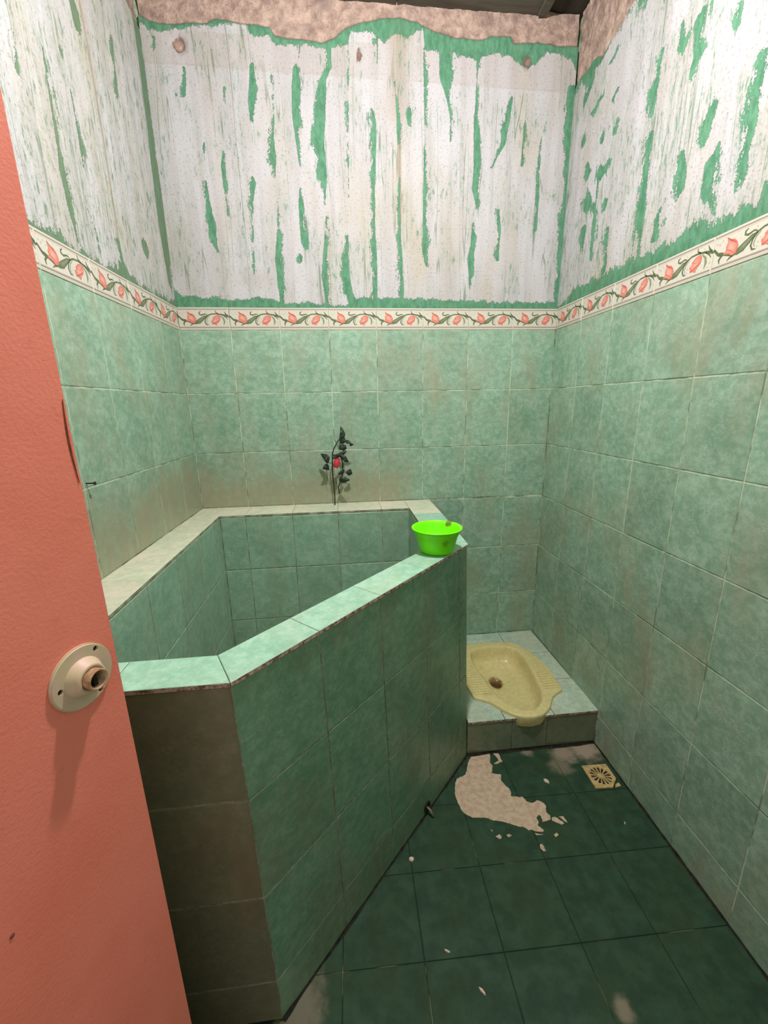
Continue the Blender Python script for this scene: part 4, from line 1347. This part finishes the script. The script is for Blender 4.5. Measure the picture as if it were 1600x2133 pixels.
# ribbed treads for the feet
for sg in (-1, 1):
    bm = bmesh.new()
    for k in range(13):
        y = -0.285 - k * 0.0155
        xi = ray_hit(INN, Vector((AX, y)), Vector((sg, 0))) + 0.014
        xo = ray_hit(OUT, Vector((AX, y)), Vector((sg, 0))) - 0.012
        if xo - xi < 0.012:
            continue
        xa, xb = sorted((sg * xi, sg * xo))
        bm_box(bm, xa, xb, y - 0.003 + 0.36, y + 0.003 + 0.36, ZR - 0.0015 - PLAT_Z, ZR + 0.0018 - PLAT_Z)
    add('foot_tread', bm, toilet, [M_PORCELAIN])

# ------------------------------------------------------------------ floor drain
drain = tag(empty('floor_drain', (1.517, -0.756, 0.0)), 'square cream floor drain grate with radial slots and a broken corner', 'floor drain')
drain.rotation_euler.z = -0.03
bm = bmesh.new()
h_ = 0.047
outer = [(-h_, -h_), (h_ * 0.30, -h_ - 0.002), (h_ * 0.55, -h_ * 0.80), (h_ * 0.92, -h_ * 0.42), (h_ * 1.0, -h_ * 0.3), (h_, h_), (-h_, h_)]
holes = []
for k in range(14):
    a = 2 * math.pi * k / 14
    pts = []
    r0, r1, w0, w1 = 0.012, 0.036, 0.0016, 0.0046
    ca, sa = math.cos(a), math.sin(a)
    for (r_, w_) in ((r0, -w0), (r1 - 0.002, -w1), (r1, -w1 * 0.5), (r1, w1 * 0.5), (r1 - 0.002, w1), (r0, w0)):
        pts.append((r_ * ca - w_ * sa, r_ * sa + w_ * ca))
    holes.append(pts)
bm_plate(bm, outer, holes, 0.0045)
bmesh.ops.translate(bm, verts=bm.verts, vec=(0, 0, 0.0015))
add('grate', bm, drain, [M_DRAIN])
bm = bmesh.new()
bm_plate(bm, [(-h_ * 0.9, -h_ * 0.9), (h_ * 0.2, -h_ * 0.9), (h_ * 0.85, -h_ * 0.3), (h_ * 0.9, h_ * 0.9), (-h_ * 0.9, h_ * 0.9)], [], 0.001)
bmesh.ops.translate(bm, verts=bm.verts, vec=(0, 0, 0.0004))
add('drain_shade', bm, drain, [M_HOLE])  # dark sheet in place of the shade seen through the slots
bm = bmesh.new()
bm_prism(bm, [(h_ * 0.50, -h_ * 1.05), (h_ * 1.0, -h_ * 0.95), (h_ * 0.98, -h_ * 0.66), (h_ * 0.66, -h_ * 0.80)], 0.0012, 0.005)
add('broken_corner', bm, drain, [M_DRAIN])

# ------------------------------------------------------------------ lime bowl on the rim of the tub
bm = bmesh.new()
prof = [(0.0, 0.002), (0.030, 0.002), (0.046, 0.0), (0.050, 0.002), (0.0525, 0.008), (0.0655, 0.056), (0.0675, 0.057), (0.0690, 0.064), (0.0700, 0.065), (0.0708, 0.0715), (0.0758, 0.0725), (0.0772, 0.0745), (0.0762, 0.0765), (0.0735, 0.0768), (0.0700, 0.0735), (0.0675, 0.064), (0.0640, 0.056), (0.0510, 0.010), (0.046, 0.005), (0.0, 0.005)]
bm_lathe(bm, prof, 64)
bmesh.ops.recalc_face_normals(bm, faces=bm.faces)
bowl = add('plastic_bowl', bm, None, [M_LIME], True)
bowl.location = (0.909, -0.702, TUB_Z + 0.0004)
tag(bowl, 'bright lime green plastic dipper bowl standing on the tub rim', 'bowl')

# ------------------------------------------------------------------ artificial flower against the back wall
flower = tag(empty('artificial_flower', (0.6, -0.045, TUB_Z)), 'dark leafy artificial sprig with one pink flower on the back ledge of the tub', 'artificial flower')
FOFF = Vector((-0.6, 0.045, -TUB_Z))
depth = {'A': -0.035, 'B': -0.040, 'C': -0.055, 'D': -0.050, 'E': -0.060, 'F': -0.060, 'G': -0.050, 'H': -0.042, 'I': -0.052, 'J': -0.045, 'K': -0.055, 'BUD': -0.062}
tilt = {'A': 0.2, 'B': -0.3, 'C': 0.35, 'D': -0.2, 'E': 0.3, 'F': 0.4, 'G': -0.4, 'H': 0.3, 'I': 0.2, 'J': 0.4, 'K': -0.25}
for kx, poly in LEAVES.items():
    if kx == 'BUD':
        continue
    pts = [Vector((p[0], depth[kx] * 1.3, p[1])) for p in poly]
    c = sum(pts, Vector()) / len(pts)
    # smooth the outline into a leaf blade
    fine_ = []
    n = len(pts)
    for i in range(n):
        p0, p1, p2, p3 = pts[i - 1], pts[i], pts[(i + 1) % n], pts[(i + 2) % n]
        for k in range(4):
            u = k / 4
            m1, m2 = (p2 - p0) * 0.28, (p3 - p1) * 0.28
            fine_.append(p1 * (2 * u ** 3 - 3 * u * u + 1) + m1 * (u ** 3 - 2 * u * u + u) + p2 * (3 * u * u - 2 * u ** 3) + m2 * (u ** 3 - u * u))
    bm = bmesh.new()
    vs = []
    for p in fine_:
        d = p - c
        vs.append(bm.verts.new(p + Vector((0, d.x * tilt[kx] + abs(d.z) * 0.25 - 6.0 * d.x * d.x, 0)) + FOFF))
    vi = []
    for p in fine_:
        q = c.lerp(p, 0.5)
        d = q - c
        vi.append(bm.verts.new(q + Vector((0, d.x * tilt[kx] - 0.003, 0)) + FOFF))
    cv = bm.verts.new(c + Vector((0, -0.0045, 0)) + FOFF)
    m = len(vs)
    for i in range(m):
        j = (i + 1) % m
        bm.faces.new((vs[i], vs[j], vi[j], vi[i]))
        bm.faces.new((vi[i], vi[j], cv))
    bmesh.ops.recalc_face_normals(bm, faces=bm.faces)
    bmesh.ops.solidify(bm, geom=bm.faces[:], thickness=0.0006)
    add('leaf', bm, flower, [M_LEAF], True)
# bud: three wrapped petals
bc = Vector((sum(p[0] for p in LEAVES['BUD']) / 6, depth['BUD'] * 1.3, sum(p[1] for p in LEAVES['BUD']) / 6))
for k in range(4):
    a0 = k * 1.57
    bm = bmesh.new()
    grid = []
    for i in range(9):
        v = i / 8
        row = []
        for j in range(9):
            u = (j / 8 - 0.5) * 2.3
            rr = 0.0065 + 0.006 * math.sin(v * 2.6) * (1 - 0.3 * v) + 0.001 * k
            zz = -0.021 + v * 0.042 * (1 - 0.10 * u * u)
            p = Vector((rr * math.cos(a0 + u), rr * math.sin(a0 + u), zz))
            row.append(bm.verts.new(Matrix.Rotation(0.25, 3, 'Y') @ p + bc + FOFF))
        grid.append(row)
    for i in range(8):
        for j in range(8):
            bm.faces.new((grid[i][j], grid[i][j + 1], grid[i + 1][j + 1], grid[i + 1][j]))
    bmesh.ops.solidify(bm, geom=bm.faces[:], thickness=0.0006)
    o = add('petal', bm, flower, [M_BUD], True)
    o['label'] = 'pink red petal'
for i, st_ in enumerate(STEMS):
    yb = [-0.040, -0.045, -0.042, -0.030, -0.050, -0.055, -0.048, -0.048][i]
    pts = []
    for k, p in enumerate(st_):
        y = yb
        if i == 0:
            y = -0.045 + 0.012 * math.sin(k * 0.8)
        pts.append(Vector((p[0], y * (1.25 if k else 1.0), max(p[1], TUB_Z + 0.0035))) + FOFF)
    bm = bmesh.new()
    bm_tube(bm, pts, 0.0028 if i in (0, 1) else 0.0012, 6)
    add('stem', bm, flower, [M_STEM], True)

# ------------------------------------------------------------------ door and its lock rosette
TH = 0.36
dv = Vector((math.sin(TH), math.cos(TH), 0))
nn = Vector((math.cos(TH), -math.sin(TH), 0))
RC = Vector((0.338, -1.462, 1.044))
edge_u = 0.0455
bm = bmesh.new()
bm_box(bm, -0.72, 0.0, -0.036, 0.0, 0.008, 2.02)
bmesh.ops.bevel(bm, geom=[e for e in bm.edges], offset=0.0018, segments=2, affect='EDGES')
bm.normal_update()
for f in bm.faces:
    if max(abs(c_) for c_ in f.normal) < 0.95:
        f.material_index = 1
door = add('door_1', bm, None, [M_DOOR, M_DOOREDGE])
ec = RC + dv * edge_u
# local x along the door, local y out of the visible face
door.matrix_world = Matrix(((dv.x, nn.x, 0, ec.x), (dv.y, nn.y, 0, ec.y), (0, 0, 1, 0), (0, 0, 0, 1)))
tag(door, 'red painted door standing half open at the left, knob missing', 'door', kind='structure')


def on_door(o, u, z, h=0.0):
    """place an object whose local z points out of the door face"""
    o.matrix_basis = Matrix(((1, 0, 0, u - edge_u), (0, 0, 1, h), (0, 1, 0, z), (0, 0, 0, 1))) @ Matrix.Diagonal((1, 1, 1, 1))


ROT = Matrix(((1, 0, 0), (0, 0, 1), (0, 1, 0)))


def door_part(name, bm, mats, parent, smooth=True):
    for v in bm.verts:
        v.co = Vector((v.co.x, v.co.z, v.co.y))
    bmesh.ops.recalc_face_normals(bm, faces=bm.faces)
    return add(name, bm, parent, mats, smooth)


def circle(cx, cy, r, n):
    return [(cx + r * math.cos(2 * math.pi * k / n), cy + r * math.sin(2 * math.pi * k / n)) for k in range(n)]


bm = bmesh.new()
SCREWS = HOLE_POS
bm_plate(bm, circle(0, 0, 0.0355, 64), [circle(0, 0, 0.012, 32)] + [circle(a, b, 0.0030, 14) for a, b in SCREWS], 0.0035)
ed = [e for e in bm.edges if all(abs(v.co.xy.length - 0.0355) < 1e-4 and v.co.z > 0.003 for v in e.verts)]
bmesh.ops.bevel(bm, geom=ed, offset=0.0016, segments=3, affect='EDGES')
ros = door_part('lock_rosette', bm, [M_ROSETTE], door, False)
ros.location = (-edge_u, 0.0004, RC.z)
ros['label'] = 'cream round lock rosette with three screw holes'
bm = bmesh.new()
bm_lathe(bm, [(0.0215, 0.0034), (0.0205, 0.0060), (0.0182, 0.0095), (0.0168, 0.0128), (0.0160, 0.0150), (0.0140, 0.0156), (0.0120, 0.0150), (0.0115, 0.0100)], 48)
door_part('collar', bm, [M_ROSETTE], ros)
bm = bmesh.new()
bm_lathe(bm, [(0.0113, 0.002), (0.0113, 0.0235), (0.0107, 0.0243), (0.0094, 0.0240), (0.0090, 0.0120), (0.0, 0.0115)], 40)
door_part('spindle_tube', bm, [M_BRASS], ros)
bm = bmesh.new()
bm_box(bm, -0.0022, 0.0022, -0.0080, 0.0080, 0.0110, 0.0190)
door_part('slot_shade', bm, [M_HOLE], ros, False)  # dark block standing in for the shaded slot inside the tube
for a, b in SCREWS:
    bm = bmesh.new()
    bm_lathe(bm, [(0.0, 0.0006), (0.0040, 0.0006)], 14)
    h2 = door_part('screw_hole_shade', bm, [M_HOLE], ros, False)  # dark disc paints the shade at the bottom of the hole
    h2.location = (a, 0, b)
# split in the door's edge moulding and small scars
bm = bmesh.new()
prev = None
for k in range(24):
    f = k / 23
    z = 1.335 - 0.085 * f
    u = -0.0035 - 0.0022 * math.sin(f * 3.1)
    w_ = 0.0012 * math.sin(math.pi * f) + 0.0002
    r_ = [bm.verts.new((u - w_, 0.0003, z)), bm.verts.new((u, 0.0010, z)), bm.verts.new((u + w_, 0.0003, z))]
    if prev:
        for i in range(2):
            bm.faces.new((prev[i], prev[i + 1], r_[i + 1], r_[i]))
    prev = r_
add('edge_split', bm, door, [M_DOORSCAR])
bm = bmesh.new()
bm_lathe(bm, [(0.0, 0.0010), (0.0016, 0.0008), (0.0024, 0.0002)], 9)
sc = door_part('scar', bm, [M_DOORSCAR], door)
sc.location = (-0.160, 0, 0.840)

# ------------------------------------------------------------------ nail in the left wall
bm = bmesh.new()
N_ = FRAMES['left'][1].cross(UP)
bm_lathe(bm, [(0.0, -0.012), (0.0018, -0.012), (0.0018, 0.019), (0.0022, 0.0195), (0.0046, 0.020), (0.0046, 0.0225), (0.0, 0.0235)], 14)
nail = add('wall_nail', bm, None, [M_NAIL], True)
nail.matrix_world = Matrix.Translation(on('left', 0.772, 1.143)) @ N_.to_track_quat('Z', 'Y').to_matrix().to_4x4()
tag(nail, 'small dark nail sticking out of the left tiled wall beside the door', 'nail')


# ------------------------------------------------------------------ crumbs on the floor
def chip(name, x, y, r, label, mat, ang=0.0, ratio=0.6, h=0.004):
    bm = bmesh.new()
    n = 9
    lo = [(r * (0.8 + 0.35 * random.random()) * math.cos(2 * math.pi * k / n), r * ratio * (0.8 + 0.35 * random.random()) * math.sin(2 * math.pi * k / n)) for k in range(n)]
    a = [bm.verts.new((p[0], p[1], 0)) for p in lo]
    b = [bm.verts.new((p[0] * 0.8, p[1] * 0.8, h * (0.6 + 0.5 * random.random()))) for p in lo]
    bm.faces.new(a[::-1])
    for k in range(n):
        bm.faces.new((a[k], a[(k + 1) % n], b[(k + 1) % n], b[k]))
    cv = bm.verts.new((0, 0, h))
    for k in range(n):
        bm.faces.new((b[k], b[(k + 1) % n], cv))
    o = add(name, bm, None, [mat])
    o.location = (x, y, 0.0003)
    o.rotation_euler.z = ang
    return tag(o, label, 'chip' if 'chip' in name else 'scrap')


chip('plaster_chip', 1.314, -0.749, 0.012, 'pinkish plaster chip on the floor between drain and cement patch', M_CHIP, 2.2, 0.6)
chip('plaster_chip', 0.787, -0.954, 0.008, 'round whitish plaster chip on the floor at the foot of the tub', M_CHIP, 0.4, 0.9)
chip('paper_scrap', 0.839, -1.178, 0.008, 'tiny pale scrap on the floor, farther of two beside the tub', M_FOIL, -0.5, 0.35)
chip('paper_scrap', 0.902, -1.259, 0.010, 'tiny pale scrap on the floor, nearest the camera', M_FOIL, -0.9, 0.28)
chip('plaster_chip', 1.489, -0.927, 0.005, 'smallest pale crumb on the floor by the right wall', M_CHIP, 1.2, 0.4)
